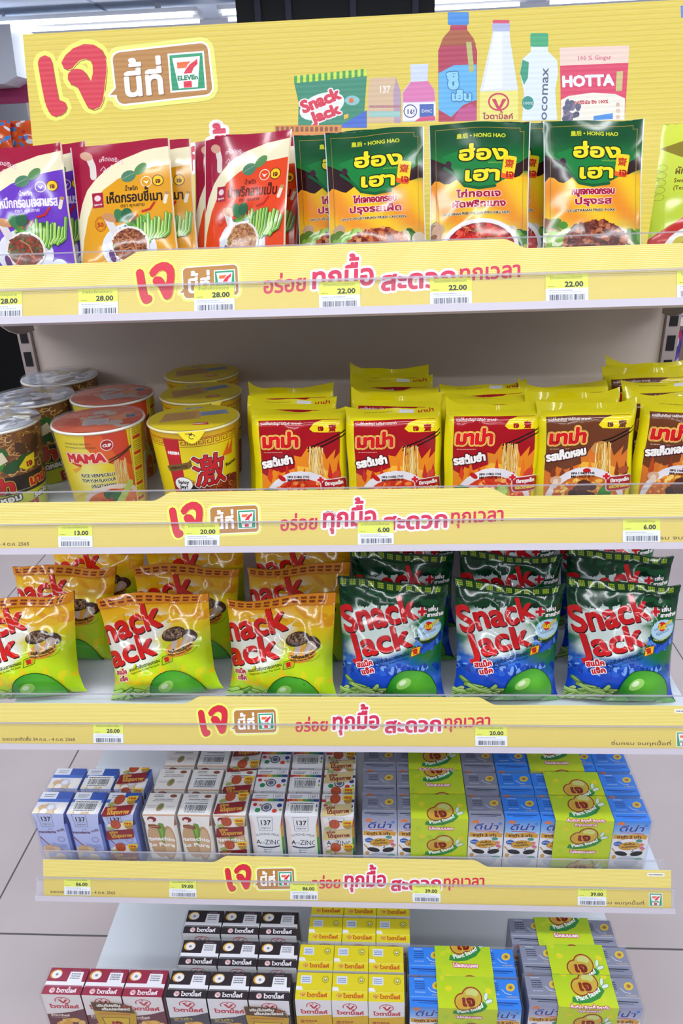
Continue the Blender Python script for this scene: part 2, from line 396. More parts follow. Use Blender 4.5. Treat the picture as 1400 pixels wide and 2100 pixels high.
# ---- shelf strip
SW, SH, SB = 900., 53.2, 9.5                                            # strip length, height, extra height of the raised middle
def strip_art(w=SW, plain=False):
    a = Art(w, SH + SB, lambda x, y: H('#e4cd62')); cx = 450
    rn = random.Random(4); q = []; y = 24.5
    while y < SH + SB: q.append([(0, y), (w, y), (w, y + .55), (0, y + .55)]); y += 1.75
    a.add(q, '#f2e7a2')
    q = []; y = 3
    while y < 23: q.append([(0, y), (w, y), (w, y + .3), (0, y + .3)]); y += 3.1
    a.add(q, '#e9d474')
    big_je(a, cx - 185, 11, 41)
    f = bubble(a, (cx - 112, 31.5), 53, 29, 2)
    a.text('นี้ที่', *f(-23, -9.5), 18.5, '#fbf6f4', width=23.5, bold=1.25, rot=2, n=3, shadow=(.4, -.4, '#8a5a2a'))
    seven(a, *f(3.5, -10.8), 20.5, 2)
    slogan(a, 1.0 * 245 / 243, lambda x, y: (cx - 62 + x, 18.5 + y * .9 + x * .027), 2.4)
    a.text('ระยะเวลาติดสื่อ 24 ก.ย. - 4 ต.ค. 2565', 10, 5, 5.4, '#6b4a18', width=96, bold=.25)
    a.text('อิ่มครบ จบทุกมื้อที่', w - 108, 5, 5.2, '#6b4a18', width=72, bold=.25); seven(a, w - 30, 3, 18, 0)
    a.rect(w - 32, 44.5, w - 9, 49, '#f2efe8'); a.scribble(w - 30, 46, 19, '#333333', 1.2, seed=3)
    return a
def tag_art(price, seed):
    a = Art(39, 25, lambda x, y: H('#f2f4fa')); a.rect(0, 12.3, 39, 25, '#e9ee5a')
    nm = {28: 'น้ำพริกเห็ดเจคุณชาย', 22: 'ไก่ทอดกรอบเจฮ่องเฮา', 13: 'มาม่าเส้นหมี่คัพต้มยำเจ', 20: 'นิชชินราเมงเผ็ดเกาหลีเจ', 6: 'มาม่าเจซองเห็ดหอม', 86: 'นมแมคคาเดเมีย', 59: 'นมพิสทาชิโอ', 39: 'นมงาดำ 2 เท่า'}[price]
    a.text(nm, 4, 20.8, 3.4, '#6b6a20', width=30, n=1); a.text('%d.00' % price, 34.5, 13.6, 6.6, '#20201c', width=17 if price > 9 else 13, bold=.55, align='r', n=2)
    a.scribble(2.5, 13.8, 6, '#8a8a30', .6, seed=seed); a.scribble(3, 10, 22, '#9aa0b4', .7, seed=seed + 1); a.scribble(3, 8.2, 30, '#b4b8c8', .6, seed=seed + 2)
    a.barcode(3.5, 1.2, 33, 5.4, '#2c2c50', seed); return a
# ---- header board, drawn with points measured on the board itself
HM = (6.172821992e-01, -5.870167358e-02, -6.530855873, -2.037708308e-02, -5.708196513e-01, 277.6583725, 3.527119484e-05, -1.117065881e-04)
def hxf(x, y):
    y = -y; d = HM[6] * x + HM[7] * y + 1
    return ((HM[0] * x + HM[1] * y + HM[2]) / d, (HM[3] * x + HM[4] * y + HM[5]) / d)
HW, HH = 862., 238.
def header_art():
    a = Art(HW + 12, HH, lambda x, y: H('#e3ca44'), None)
    rn = random.Random(2); q = []; y = 2
    while y < HH: q.append([(18, y), (HW + 12, y), (HW + 12, y + .55), (18, y + .55)]); y += 2.9
    a.add(q, '#ebd878'); a.xf = hxf
    big_je(a, 79, -243, 152, rot=1)
    f = bubble(a, (333, -151), 196, 106, 6.5)
    a.text('นี้ที่', *f(-84, -38), 69, '#fbf6f6', width=86, bold=4.6, rot=5, n=3, shadow=(2, -2, '#8a5a2a')); seven(a, *f(12, -41), 75, 4.5, 1.04)
    a.text('ทุกมื้อ', 338, -352, 84, '#d42a52', width=172, bold=5, rot=3, out=[(20, '#f7f2f4')], n=3)
    # printed packs along the right half
    P = lambda l, c: a.poly([(x, -y) for x, y in l], c)
    P([(603, 170), (752, 155), (745, 258), (752, 262), (611, 262), (612, 210)], '#2f8a6c')
    a.add([[(603 + k * 12.4 + d, -(171 - k * 1.25)), (603 + k * 12.4 + d + 6.2, -(170.4 - k * 1.25)), (603 + k * 12.4 + d + 6.2, -(155.4 - k * 1.25)), (603 + k * 12.4 + d, -(156 - k * 1.25))] for k in range(12) for d in (0,)], '#3aa048')
    a.add([[(609 + k * 12.4, -(170.4 - k * 1.25)), (615 + k * 12.4, -(169.8 - k * 1.25)), (615 + k * 12.4, -(154.8 - k * 1.25)), (609 + k * 12.4, -(155.4 - k * 1.25))] for k in range(12)], '#cfe04a')
    a.ell(660, -218, 48, 26, '#e6efe6', rot=20); P([(690, 262), (752, 226), (752, 262)], '#3b66c8')
    a.text('Snack', 622, -232, 34, '#d92a48', width=82, bold=4, rot=22, out=[(9, '#f6eef0')], n=3); a.text('Jack', 643, -252, 30, '#d92a48', width=58, bold=4, rot=20, out=[(9, '#f6eef0')], n=3)
    a.ell(722, -206, 15, 10, '#8cc4c8'); a.ell(720, -206, 5, 5, '#e0662c'); P([(705, 236), (714, 233), (714, 242), (705, 245)], '#e8b63a')
    P([(758, 160), (812, 158), (822, 190), (822, 252), (754, 252), (754, 190)], '#d8b894'); P([(812, 160), (822, 190), (822, 252), (808, 252), (806, 190)], '#b79ab0')
    a.text('137', 776, -190, 20, '#f4e8dc', width=24, bold=1, n=2); a.rect(756, -240, 820, -228, '#9cc8c0'); a.scribble(757, -221, 64, '#b87a86', 5, seed=4)
    P([(841, 132), (878, 131), (876, 165), (891, 185), (893, 248), (825, 250), (825, 190), (842, 166)], '#cfd8f0'); P([(842, 168), (877, 166), (890, 184), (892, 208), (826, 210), (826, 190)], '#dc78b0')
    P([(826, 212), (893, 210), (893, 246), (826, 248)], '#f2ecf0'); P([(860, 214), (889, 213), (889, 240), (860, 241)], '#3f62b4'); a.ring(841, -228, 13, 13, 2, '#33508e', 16); a.text('16!', 833, -234, 14, '#33508e', width=17, bold=1, n=1); a.text('DHC', 864, -231, 10, '#f4f4f8', width=22, n=1); P([(862, 240), (892, 238), (892, 247), (850, 249)], '#d84a78')
    P([(924, 50), (957, 50), (958, 62), (970, 78), (978, 105), (977, 247), (899, 250), (898, 105), (908, 78), (922, 62)], '#b22c50'); P([(922, 62), (958, 62), (970, 78), (976, 92), (902, 94), (908, 78)], '#a8532c')
    a.rrect(918, -51, 961, -25, 3, '#3b8ad8'); P([(899, 150), (930, 134), (977, 132), (977, 205), (950, 215), (925, 240), (899, 225)], '#5fb2e6'); P([(955, 86), (966, 86), (972, 145), (962, 150)], '#b9b86a')
    a.text('ชิ', 918, -182, 44, '#8fd0f2', width=24, bold=5, rot=4, out=[(9, '#2f76b4')], n=2); a.text('เย็น', 925, -206, 24, '#8fd0f2', width=42, bold=3, out=[(7, '#2f76b4')], n=2); P([(930, 248), (940, 225), (965, 214), (976, 220), (976, 247)], '#c04a86')
    P([(1011, 60), (1044, 60), (1046, 85), (1062, 185), (1062, 246), (983, 246), (984, 185), (1006, 85)], '#dfe4ea'); P([(1014, 66), (1030, 66), (1030, 180), (990, 186)], '#eef0f0'); a.rrect(1009, -64, 1045, -46, 3, '#aeb4d8'); a.rrect(1010, -48, 1044, -41, 2, '#d8486c')
    P([(984, 188), (1062, 185), (1062, 246), (983, 247)], '#ece27a'); a.ring(1022, -209, 20, 17, 3.5, '#cc2f56', 24); P([(1008, 203), (1016, 203), (1023, 219), (1030, 203), (1038, 203), (1025, 226), (1020, 226)], '#cc2f56'); a.text('ไวตามิ้ลค์', 990, -244, 15, '#b02a48', width=62, bold=1, n=2)
    P([(1088, 95), (1122, 94), (1124, 106), (1142, 124), (1144, 150), (1138, 185), (1142, 246), (1070, 248), (1074, 190), (1066, 150), (1070, 122), (1088, 106)], '#dfe8f4'); a.rrect(1087, -96, 1124, -68, 4, '#3aa874'); P([(1071, 122), (1084, 128), (1082, 160), (1074, 174), (1066, 150)], '#2f9a78'); a.ell(1082, -211, 12, 14, '#2a9288'); a.text('100%', 1071, -215, 9, '#eef4f0', width=22, n=1)
    a.text('cocomax', 1120, -262, 24, '#58627c', width=122, bold=.8, rot=88, n=2)
    P([(1147, 98), (1290, 93), (1288, 129), (1148, 135)], '#f0d2c4'); P([(1148, 135), (1288, 129), (1280, 246), (1150, 250)], '#dd3a62'); P([(1150, 250), (1150, 205), (1165, 197), (1215, 190), (1262, 193), (1281, 202), (1280, 246)], '#efe8da')
    a.text('100 % Ginger', 1183, -124, 13, '#d8768c', width=70, bold=.6, rot=2, n=1); a.text('HOTTA', 1152, -178, 31, '#eef2fa', width=106, bold=3.2, rot=2, n=2); a.text('ออริจินัล ขิง 100%', 1177, -214, 10, '#c8344a', width=70, bold=.8, rot=2, n=1); P([(1264, 147), (1277, 146), (1275, 186), (1262, 187)], '#cdc078')
    a.pile(1170, -226, 18, 18, ['#5a5a78', '#80748a', '#4a4a66'], 26, 3, 7, 4); P([(1217, 238), (1256, 232), (1256, 244), (1216, 247)], '#3f8ad8')
    for k in range(3): a.text('姜母茶'[k], 1262, -(218 + k * 13), 9, '#c8742c', n=1)
    P([(1395, 12), (1402, 11), (1402, 36), (1396, 36)], '#5a8ae0')
    P([(563, 258), (700, 256), (700, 290), (566, 290)], '#d98a34'); a.add([[(566 + k * 10, -270), (572 + k * 10, -270), (572 + k * 10, -260), (566 + k * 10, -260)] for k in range(13)], '#8a4a2a')
    a.xf = None; return a
# ---- stand-up chilli paste pouches
def paste_art(col, dark, title, sub, bowl, seed):
    W, Ht = 104, 140; a = Art(W, Ht, lambda x, y: H(col))
    c1 = [(0, 58), (7, 78), (14, 92), (24, 103), (38, 114), (55, 122), (78, 129), (W, 132)]
    c2 = [(0, 10), (6, 40), (12, 62), (20, 78), (32, 91), (48, 101), (72, 109), (W, 113)]
    a.poly(c2 + [(W, Ht), (0, Ht)], '#ece2bd'); a.poly(c1 + [(W, Ht), (0, Ht)], '#a01638')
    a.line([(15, 130), (19, 126), (22, 117), (22, 106)], 7, '#ddd0c6'); a.ell(16, 129, 7, 4.5, '#cf9d84', rot=-20)
    a.text('เห็ดออรินจิ', 29, 121, 6.5, '#e8c8d0', width=27, rot=-12, bold=.15, arc=3); a.line([(30, 112), (34, 116), (36, 113), (33, 111), (38, 112), (43, 117)], .6, '#e8c8d0')
    a.ell(60, 103, 8, 6, '#4f7f62', rot=20); a.ell(73, 110, 8, 4.5, '#5c8a52', rot=40); a.line([(52, 100), (66, 106)], .5, '#9ab890')
    a.ell(78, 96, 5.8, 5.8, '#efe0c4'); a.ell(78, 96, 5, 5, col); a.poly([(75, 97.5), (78, 93.5), (81, 97.5), (78, 96)], '#f3ead8')
    a.ell(90, 96.5, 6, 6, '#5a2410'); a.ell(90, 96.5, 5.2, 5.2, '#f2c21c'); a.text('เจ', 90, 94, 6.5, '#6a2410', align='c', bold=.7)
    a.rect(19, 72, 31, 88, '#a51a3c'); a.ell(25, 82, 3.6, 3.2, '#e7cdd0'); a.text('คุณชาย', 25, 74.5, 2.6, '#f0dcdc', width=9, align='c', bold=.2)
    a.text('น้ำพริก', 62, 87.5, 7, dark, width=14, align='c', bold=.2); a.text(title, 34, 75.5, 14, dark, width=60, bold=.75, n=2); a.text(sub, 62, 70, 5, dark, width=26, align='c', bold=.15)
    a.ring(26, 54, 6, 8, .6, '#b02818', 20); a.ring(26, 54, 4.6, 6.4, .4, '#b02818', 20); a.text('50', 22.3, 51, 7, '#b02818', width=7, bold=.5)
    rn = random.Random(seed)
    a.ell(55, 26, 29, 26, '#dcdce4', rot=-10)
    a.line([(34, 60), (38, 50), (42, 42)], 8, '#d9cfd0'); a.ell(37, 60, 9, 4.5, '#c58a5c', rot=-20)
    a.pile(68, 44, 22, 13, ['#4f8a34', '#6ba83c', '#3c7038', '#8fc25a', '#2f5c34'], 60, 1.6, 3, seed + 2, elong=4)
    for k in range(10):
        p = [(64 + k * 3.1, 26 + k * .8 + rn.random() * 5), (66 + k * 3.4, 40), (66.5 + k * 3.7, 50 + rn.random() * 13)]; g = ['#7fb83a', '#5f9c34', '#a9cc5a', '#8cc24a'][k % 4]
        a.line(p, 3.4, '#3f7428'); a.line(p, 2.6, g); a.line([(q[0] - .5, q[1] + .6) for q in p], .7, '#cfe49a')
    for k in range(6): x = 44 + k * 4; a.line([(x, 52 + rn.random() * 4), (x + rn.uniform(-2, 3), 60 + rn.random() * 6)], 1.5, ['#b8261c', '#8a1a18', '#d8482c'][k % 3])
    a.ell(47, 61, 5, 8, '#3c7a4a', rot=20); a.ell(55, 62, 6, 7, '#2f6440', rot=-20); a.line([(72, 64), (80, 66), (85, 73)], 2.4, '#c0261c')
    a.ell(56, 29, 20.5, 20, '#e6dfd8'); a.pile(56, 29, 18, 17.5, bowl, 260, .5, 1.5, seed, base=bowl[0])
    a.line([(44, 14), (50, 24), (57, 26), (64, 20), (60, 34), (52, 40)], 1.1, '#c8825c'); a.ell(37, 18, 3, 7, '#5a2a6c', rot=15); a.line([(39, 26), (40, 31)], 1.2, '#7a9a3a')
    a.line([(95.5, 73), (98, 82)], 3.6, '#e3d8c4'); a.ell(98.4, 83, 2.4, 1.8, '#b98a54'); a.ell(88, 10, 8, 8, '#dfe3ea'); a.rect(83, 9, 93, 11, '#6aa88a')
    a.warp(.92); a.rect(0, 0, 1.2, Ht, '#d8c8c0'); a.rect(W - 1.6, 0, W, Ht, '#d8c4a8'); return a
# ---- green and gold meal pouches
def meal_art(l1, l2, en, food, bowl, seed, garn=()):
    W, Ht = 98, 140; rn = random.Random(seed)
    def bg(x, y):
        c = H('#0b4a24') if y > 120 else mix(H('#157a34'), H('#0b4a24'), max(0, (y - 96) / 24))
        if y < 84:
            s = .5 + .5 * math.sin(x * .11 + y * .16 + math.sin(y * .05) * 2); c = mix(H('#e8881e'), H('#f0c41c'), s)
            if y < 40: c = mix(H('#a8b060') if x > 70 or x < 20 else H('#e8b23c'), c, max(0, y / 40))
        return c
    a = Art(W, Ht, bg); z = [(0, 76)]
    for k in range(1, 22): z.append((k * W / 21, 78 + 3 * math.sin(k * 1.3) + rn.uniform(-1.6, 1.6) + (7 if k > 15 else 0)))
    a.poly(z + [(W, 104), (80, 92), (66, 84), (40, 84), (22, 94), (0, 106)], '#2c0f14')
    a.poly([(12, 106), (22, 92), (30, 78), (40, 72), (60, 72), (74, 80), (82, 100), (60, 112), (30, 112)], '#157a34'); a.line([(14, 94), (24, 86), (34, 74), (48, 71), (64, 73)], 3, '#0b5a2c'); a.ell(18, 97, 3, 4, '#3a1c2c')
    a.line([(6, 134), (88, 134), (88, 130), (92, 130), (92, 4)], .45, '#b89a3c'); a.line([(6, 134), (6, 4)], .45, '#8a7a3c')
    a.text('皇后 • HONG HAO', 26, 124, 5.6, '#c8cf2a', width=48, bold=.4)
    Y = '#e8d820'
    a.text('ฮ่อง', 27, 101, 19, Y, width=50, bold=1.8, shear=.05, out=[(4.2, '#0a2c14')], shadow=(.9, -.9, '#20140a'), n=2)
    a.text('เฮา', 32, 79, 19, Y, width=38, bold=1.8, shear=.05, out=[(4.2, '#0a2c14')], shadow=(.9, -.9, '#20140a'), n=2)
    a.text('ผลิตภัณฑ์เจ', 57, 96.5, 2.6, '#9acb3a', width=15, n=1)
    a.rrect(71, 80, 84, 104, 2, '#e8601c', -8); a.rrect(71.6, 85, 84.4, 104.2, 2, '#f0cc22', -8); a.text('齋', 73, 93, 9.5, '#c01e1a', bold=.4, rot=-6); a.text('เจ', 74, 82, 10, '#c01e1a', bold=1, rot=-6)
    o = [(1.9, '#fdf4ea')]
    a.text(l1, 48, 62, 9.5, '#a8123a', width=44, align='c', bold=1.1, out=o, n=2); a.text(l2, 48, 51.5, 9.5, '#a8123a', width=54 if len(l2) > 9 else 38, align='c', bold=1.1, out=o, n=2)
    a.text(en, 46, 43.5, 3.6, '#3a1c14', width=66 if len(en) > 24 else 48, align='c', bold=.3, out=[(.9, '#f4e4b8')], n=1)
    a.pile(84, 14, 14, 13, ['#4a7a2a', '#2f5c22', '#c8b8a0', '#6a9a3a'], 24, 2.5, 6, seed + 9); a.pile(6, 20, 9, 16, ['#8a5a3a', '#c09a7a', '#5a7a2a'], 16, 3, 6, seed + 5)
    if bowl: a.ell(50, 10, 38, 29, '#e4dfe2'); a.ell(50, 8.5, 34, 26, '#8a1010')
    else: a.pile(20, 18, 16, 13, ['#7aa83a', '#a8c86a', '#4a8a2a', '#d8e0b8'], 18, 3, 7, seed + 3); a.ell(50, 0, 40, 12, '#d8d2cc')
    a.pile(50, 8 if bowl else 12, 31, 24 if bowl else 21, food, 330, .9, 2.8, seed, base=food[0])
    for g in garn:
        for k in range(14): x, y = 50 + rn.uniform(-14, 14), 20 + rn.uniform(-9, 10); a.line([(x, y), (x + rn.uniform(-7, 7), y + rn.uniform(-4, 4)), (x + rn.uniform(-9, 9), y + rn.uniform(-5, 5))], .45, g)
    a.warp(.87); a.rect(0, 0, .9, Ht, '#c8ccd0'); a.rect(W - 1, 0, W, Ht, '#dfe2e6'); return a
def pickle_art():
    W, Ht = 104, 135; a = Art(W, Ht, lambda x, y: mix(H('#a8c020'), H('#d3dc4a'), y / 135))
    a.poly([(0, 112), (30, 122), (60, 126), (W, 126), (W, 100), (50, 104), (20, 104)], '#8a7a1e'); a.ell(40, 118, 12, 4, '#a8322a', rot=10)
    a.text('ผักกาดดองเจ', 16, 88, 9, '#6a4a14', width=44, bold=.4); a.text('Sweet Pickled Mustard', 16, 80, 5.6, '#6a4a14', width=52, bold=.2); a.text('(Teochew style)', 16, 73, 5.6, '#6a4a14', width=36, bold=.2)
    a.poly([(0, 26), (30, 48), (70, 56), (W, 56), (W, 0), (0, 0)], '#c02a20'); a.ell(54, 14, 40, 28, '#e8e4da'); a.pile(56, 14, 34, 22, ['#c8b83a', '#a8a02a', '#e0d46a', '#8a8a2a'], 120, 2, 5, 7, base='#b8a83a')
    for k in range(5): a.ring(4, 66 + k * 7, 5, 3, .5, '#8a9c2a', 12)
    return a
# ---- instant noodle packs
def noodle_art(red, seed):
    W, Ht = 103, 116; pan = '#a60e1a' if red else '#6e3a20'
    a = Art(W, Ht, lambda x, y: H('#ecdc14')); rn = random.Random(seed); L, R = 8, 95
    a.poly([(L, 0), (R, 0), (R, 111), (L, 111)], pan)
    fl = '#e8861c' if red else '#d8742a'
    a.poly([(L, 0), (R, 0), (R, 74), (88, 66), (90, 78), (80, 66), (76, 78), (62, 70), (60, 82), (52, 70), (44, 72), (46, 58), (30, 52), (20, 56), (18, 46), (L, 52)], fl)
    a.poly([(L + 6, 0), (R - 4, 0), (R - 6, 50), (74, 56), (72, 66), (60, 58), (48, 60), (40, 50), (22, 44)], '#f0b23a')
    for k in range(9): x = 14 + k * 9.5; a.poly([(x, 46), (x + 3, 60 + rn.uniform(-6, 8)), (x + 6, 48), (x + 4, 40)], rn.choice(['#d8401c', '#e8721c', '#c82a1c']) if red else rn.choice(['#b8481c', '#e0822c', '#8a3a1c']))
    a.text('บะหมี่กึ่งสำเร็จรูป รสต้มยำ ตรามาม่า' if red else 'บะหมี่กึ่งสำเร็จรูป รสเห็ดหอม ตรามาม่า', L + 2, 106.5, 3.2, '#f4e8e0', width=44, bold=.15, n=1)
    a.text('มาม่า', 10, 82, 19, '#d81a1e', width=40, bold=2.6, shear=.05, out=[(6.2, '#f4c44a'), (4.6, '#b01018'), (3.9, '#f8dc8a')], n=3)
    a.scribble(12, 75.5, 20, '#e8b0a0' if red else '#d8b89a', .7, seed=2)
    a.poly([(62, 101), (67, 107.5), (76, 110.5), (R + 1, 110.5), (R + 1, 97.5), (74, 97), (66, 97.5)], '#f0d81c'); a.text('เจ', 71, 99, 7.5, pan, bold=1.1); a.text('齋', 82.5, 98.6, 8.4, pan, bold=.7)
    for o in (0, 4.2): a.line([(60, 80 - o * .8), (78, 87 - o), (R + 5, 98 - o)], 1.5, '#16100c')
    if not red: a.ell(64, 76, 9, 6, '#c88a4a', rot=30)
    for k in range(34): x = 61 + rn.random() * 15; a.line([(x, 82 - rn.random() * 4), (x + rn.uniform(-2, 2), 64), (x + rn.uniform(-3, 3), 46 + rn.uniform(-4, 4))], .8, rn.choice(['#f0cc7a', '#e4b04e', '#f8e0a0', '#d89a3a']))
    a.ell(51, 14, 42, 40, '#e4dde0'); a.ell(51, 11, 37, 34, '#d23a1c' if red else '#c86a22')
    a.pile(51, 24, 33, 18, ['#e0481c', '#f08a3a', '#d02a18', '#f4b060', '#c81e14'] if red else ['#e0902c', '#f0b850', '#d07020', '#c8581c', '#f4cc70'], 150, .8, 2.4, seed)
    if red: a.ell(18, 30, 8, 5, '#1c6a34', rot=-10); a.ell(30, 28, 7, 6, '#ecd8d8', rot=20); a.ell(30, 28, 4, 3.4, '#d8a0a0'); a.ell(62, 27, 8, 7, '#8ac03a'); a.ell(62, 27, 6, 5.2, '#c4e07a'); a.pile(45, 26, 10, 5, ['#f4e8e0', '#e8d0c8', '#d83a28'], 14, 1.6, 3.2, 3); a.ell(30, 46, 5, 2.6, '#c01a18', rot=-40); a.ell(90, 48, 4, 6, '#d8402a', rot=-40)
    else: a.ell(20, 40, 6, 5, '#d8a888'); a.ell(20, 37, 3, 5, '#e8d0b8'); a.pile(50, 26, 15, 8, ['#4a2418', '#5c3020', '#3a1a12'], 12, 4, 6.5, 5, elong=1.3); a.ell(72, 24, 7, 9, '#3f8a2a', rot=-30); a.ell(52, 50, 4, 2.6, '#c01a18'); a.ell(90, 50, 6, 4, '#a8502a', rot=20)
    a.text('รสต้มยำ' if red else 'รสเห็ดหอม', L + 1.5, 58 if red else 62, 12, '#fbf4ee', width=34 if red else 42, bold=1.5, rot=9, out=[(4, '#5a0f16' if red else '#4a1a22')], n=3)
    a.text('MFG 110822 17:02', 36, 46, 3.2, '#1c1410', width=24, bold=.35, n=1); a.text('BBE 110223 SE 12', 36, 42.3, 3.2, '#1c1410', width=24, bold=.35, n=1)
    a.rrect(72, 26, 101, 44, 4, '#f0e4e0', 4); a.rrect(73, 26.6, 100.4, 43, 3.6, '#b01a24', 4); a.text('มีธาตุเหล็ก', 77, 36, 5.4, '#fbf2ee', width=20, bold=.6, rot=3); a.text('และวิตามินเอ', 76, 29, 5.2, '#f4d83a', width=22, bold=.5, rot=3)
    for w_, c_ in ((4.4, '#f4e8e4'), (2.8, '#d81e28')): a.line([(69, 43), (76, 43)], w_, c_, False); a.line([(72.5, 39.5), (72.5, 46.5)], w_, c_, False)
    return a
# ---- snack bags
def peas(a, cx, cy, r):                                                 # plain round green peas
    for dx, dy, k in ((0, 0, 1), (-.95, -.55, .55), (.85, -.75, .5)):
        R = r * k; x, y = cx + dx * r, cy + dy * r
        a.ell(x, y, R + 1, R + 1, '#123c14', 32)
        a.ell(x, y, R, R, lambda X, Y, x=x, y=y, R=R: mix(H('#6cc83a'), H('#1c8420'), math.hypot(X - x - R * .25, Y - y - R * .3) / (1.15 * R)), 32)
        a.ell(x - R * .3, y + R * .42, R * .34, R * .2, '#a4dc6c', 20, 30); a.ell(x - R * .34, y + R * .46, R * .16, R * .09, '#e4f4cc', 16, 30)
def sticks(a, cx, cy, w, h, cols, n, seed):
    rn = random.Random(seed)
    for k in range(n):
        x, y = cx + rn.uniform(-w, w), cy + rn.uniform(-h, h); t = rn.uniform(-.5, .9); l = rn.uniform(10, 17); b = rn.uniform(-3, 3)
        p = [(x - l * math.cos(t), y - l * math.sin(t)), (x, y + b), (x + l * math.cos(t), y + l * math.sin(t))]
        a.line(p, 6.4, '#3c5a24'); a.line(p, 5.4, rn.choice(cols)); a.line([(q[0], q[1] + 1.2) for q in p], 1.4, rn.choice(cols[-2:]))
def snack_art(green):
    W, Ht = 146, 168; rn = random.Random(8)
    if green:
        def bg(x, y):
            yy = y + 8 * math.sin(x * .06) + (x - 70) * .18
            c = mix(H('#1c7030'), H('#0c3a1e'), (y - 118) / 22)
            c = mix(H('#1748c0'), c, (yy - 62) / 26); c = mix(H('#4a86dc'), c, abs(yy - 60) / 14 + .25) if yy < 74 else c
            g = max(glow(x, y, 55, 124, 60, 21, 13), glow(x, y, 58, 95, 52, 18, 13)); c = mix(c, H('#e4f0e8'), g * .95)
            return c
        a = Art(W, Ht, bg)
        a.pile(70, 152, 78, 9, ['#0a2c18', '#14502a', '#0d3d20'], 70, 2, 5, 3, elong=4)
        a.pile(126, 98, 18, 14, ['#2a5cc8', '#1744b0', '#5a90e0', '#143a9a'], 70, 1.2, 3.4, 6, elong=3); a.pile(60, 58, 84, 7, ['#2a62d0', '#1a48b8', '#7aa8ea', '#143c9c'], 110, 1.2, 3.2, 5, elong=3)
        X, Y, k, mc = 5, 105, 1.0, '#d81e22'
    else:
        def bg(x, y):
            c = mix(H('#f6c614'), H('#f0a412'), (y - 136) / 26); c = mix(H('#c4de1c'), c, (y - 90 + (70 - x) * .12) / 34); c = mix(H('#b4da1c'), c, (y - 40) / 40)
            g = max(glow(x, y, 38, 121, 58, 23, 13), glow(x, y, 36, 92, 46, 20, 11)); return mix(c, H('#f2f0e4'), g * .95)
        a = Art(W, Ht, bg); a.pile(70, 60, 80, 10, ['#dcd81c', '#e8c81c', '#c8d81c'], 40, 2, 5, 2, elong=4); a.pile(80, 140, 66, 8, ['#f4b41c', '#eaa010', '#f0bc1c'], 40, 2, 5, 6, elong=4)
        X, Y, k, mc = -24, 104, 1.06, '#dc2018'
    for t, x, y, sz, wd, ro in (('Snack', X, Y - 1, 46, 104, 13), ('Jack', X + 13, Y - 31, 41, 83, 13)):
        a.text(t, x, y, sz * k, mc, width=wd * k, bold=3.0, rot=ro, shear=-.05, shadow=(1.2, -1.4, '#2a0c14'), n=4)
    if green:
        for w_, c_ in ((6.5, '#f4e6e6'), (4.2, '#d01e28')): a.line([(108, 135), (120, 136)], w_, c_, False); a.line([(114, 129.5), (114, 141.5)], w_, c_, False)
        a.text('เพิ่ม', 122, 136, 6.5, '#f8eeee', width=14, bold=.9, rot=3); a.text('สาหร่าย', 121, 128.5, 6.5, '#f8eeee', width=23, bold=.9, rot=3)
        a.ell(124, 106, 17, 12.5, '#163c1c', rot=14); a.ell(125, 112, 17.5, 13, '#a8d4ee', rot=14); a.ell(125, 111.5, 16, 11.6, '#bfe0f4', rot=14)
        a.ell(124, 116, 6.2, 6.2, '#d8241c'); a.text('โนริ', 124, 112.8, 7.5, '#f4d82a', width=11, align='c', bold=.9); a.text('รส', 112, 111, 5, '#1a3a6c', width=6, rot=12); a.text('วาซาบิ', 131, 115, 5, '#1a3a6c', width=10, rot=14); a.text('ญี่ปุ่นแท้', 115, 105, 5, '#1a3a6c', width=20, rot=12); a.text('Norimaki Flavour', 112, 98, 4.6, '#d8e07a', width=27, rot=14, bold=.2, arc=-3)
        a.ell(133, 121, 6, 2, '#d8c84a', rot=30)
        sx, sy = 99, 77
        a.poly([(sx, sy), (sx + 13, sy + 4), (sx + 15, sy + 15), (sx + 1.5, sy + 11.5)], '#a8141c'); a.poly([(sx + .8, sy + 1), (sx + 12.3, sy + 4.7), (sx + 14, sy + 14), (sx + 2.2, sy + 10.8)], '#f0c814'); a.text('齋', sx + 3.4, sy + 3.6, 8, '#c8201c', bold=.6, rot=14)
        a.text('ขนมถั่วลันเตาอบกรอบ', 46, 65, 6.6, '#14201c', width=54, rot=17, bold=.3); a.text('Vegetarian Green Pea Snack', 49, 61, 4.4, '#1c2c3c', width=50, rot=17)
        a.text('สแน็ค', 22, 59, 10, '#d01e28', width=24, bold=1.2, rot=15, out=[(3.4, '#f8f0f0')]); a.text('แจ๊ค', 29, 50, 10, '#d01e28', width=19, bold=1.2, rot=15, out=[(3.4, '#f8f0f0')])
        sticks(a, 38, 20, 40, 15, ['#86b048', '#a0c464', '#6f9c3c', '#b4d07c', '#c4dc90'], 34, 4); peas(a, 100, 24, 35)
    else:
        a.ring(112, 96, 19, 10, .8, '#7a9a1a', 30, 190, 350); a.ell(108, 96, 18.5, 11, '#d98e28', rot=10); a.ell(108, 97, 17.5, 10, '#e8a83c', rot=10)
        a.line([(102, 111), (101, 98)], 7, '#cdb8ac'); a.line([(117, 108), (112, 98)], 6, '#cdb8ac'); a.ell(100, 115, 15.5, 9, '#3a2418', rot=8); a.pile(100, 116, 13, 7, ['#8a6a50', '#5a3c28', '#a88a6c'], 50, .8, 1.8, 3); a.ell(121, 110, 11, 8, '#4a2e20', rot=-30); a.ell(119, 107, 7, 5, '#c8b4a4', rot=-30); a.line([(118, 107), (114, 99)], 4.5, '#d8c8bc')
        a.text('รสเห็ดหอมชิตาเกะ', 93, 93, 5.4, '#2a1a0c', width=32, rot=9, bold=.5, arc=-4); a.text('Shiitake Mushroom Flavour', 93, 88.5, 3.8, '#6a2418', width=31, rot=9, bold=.2, arc=-3)
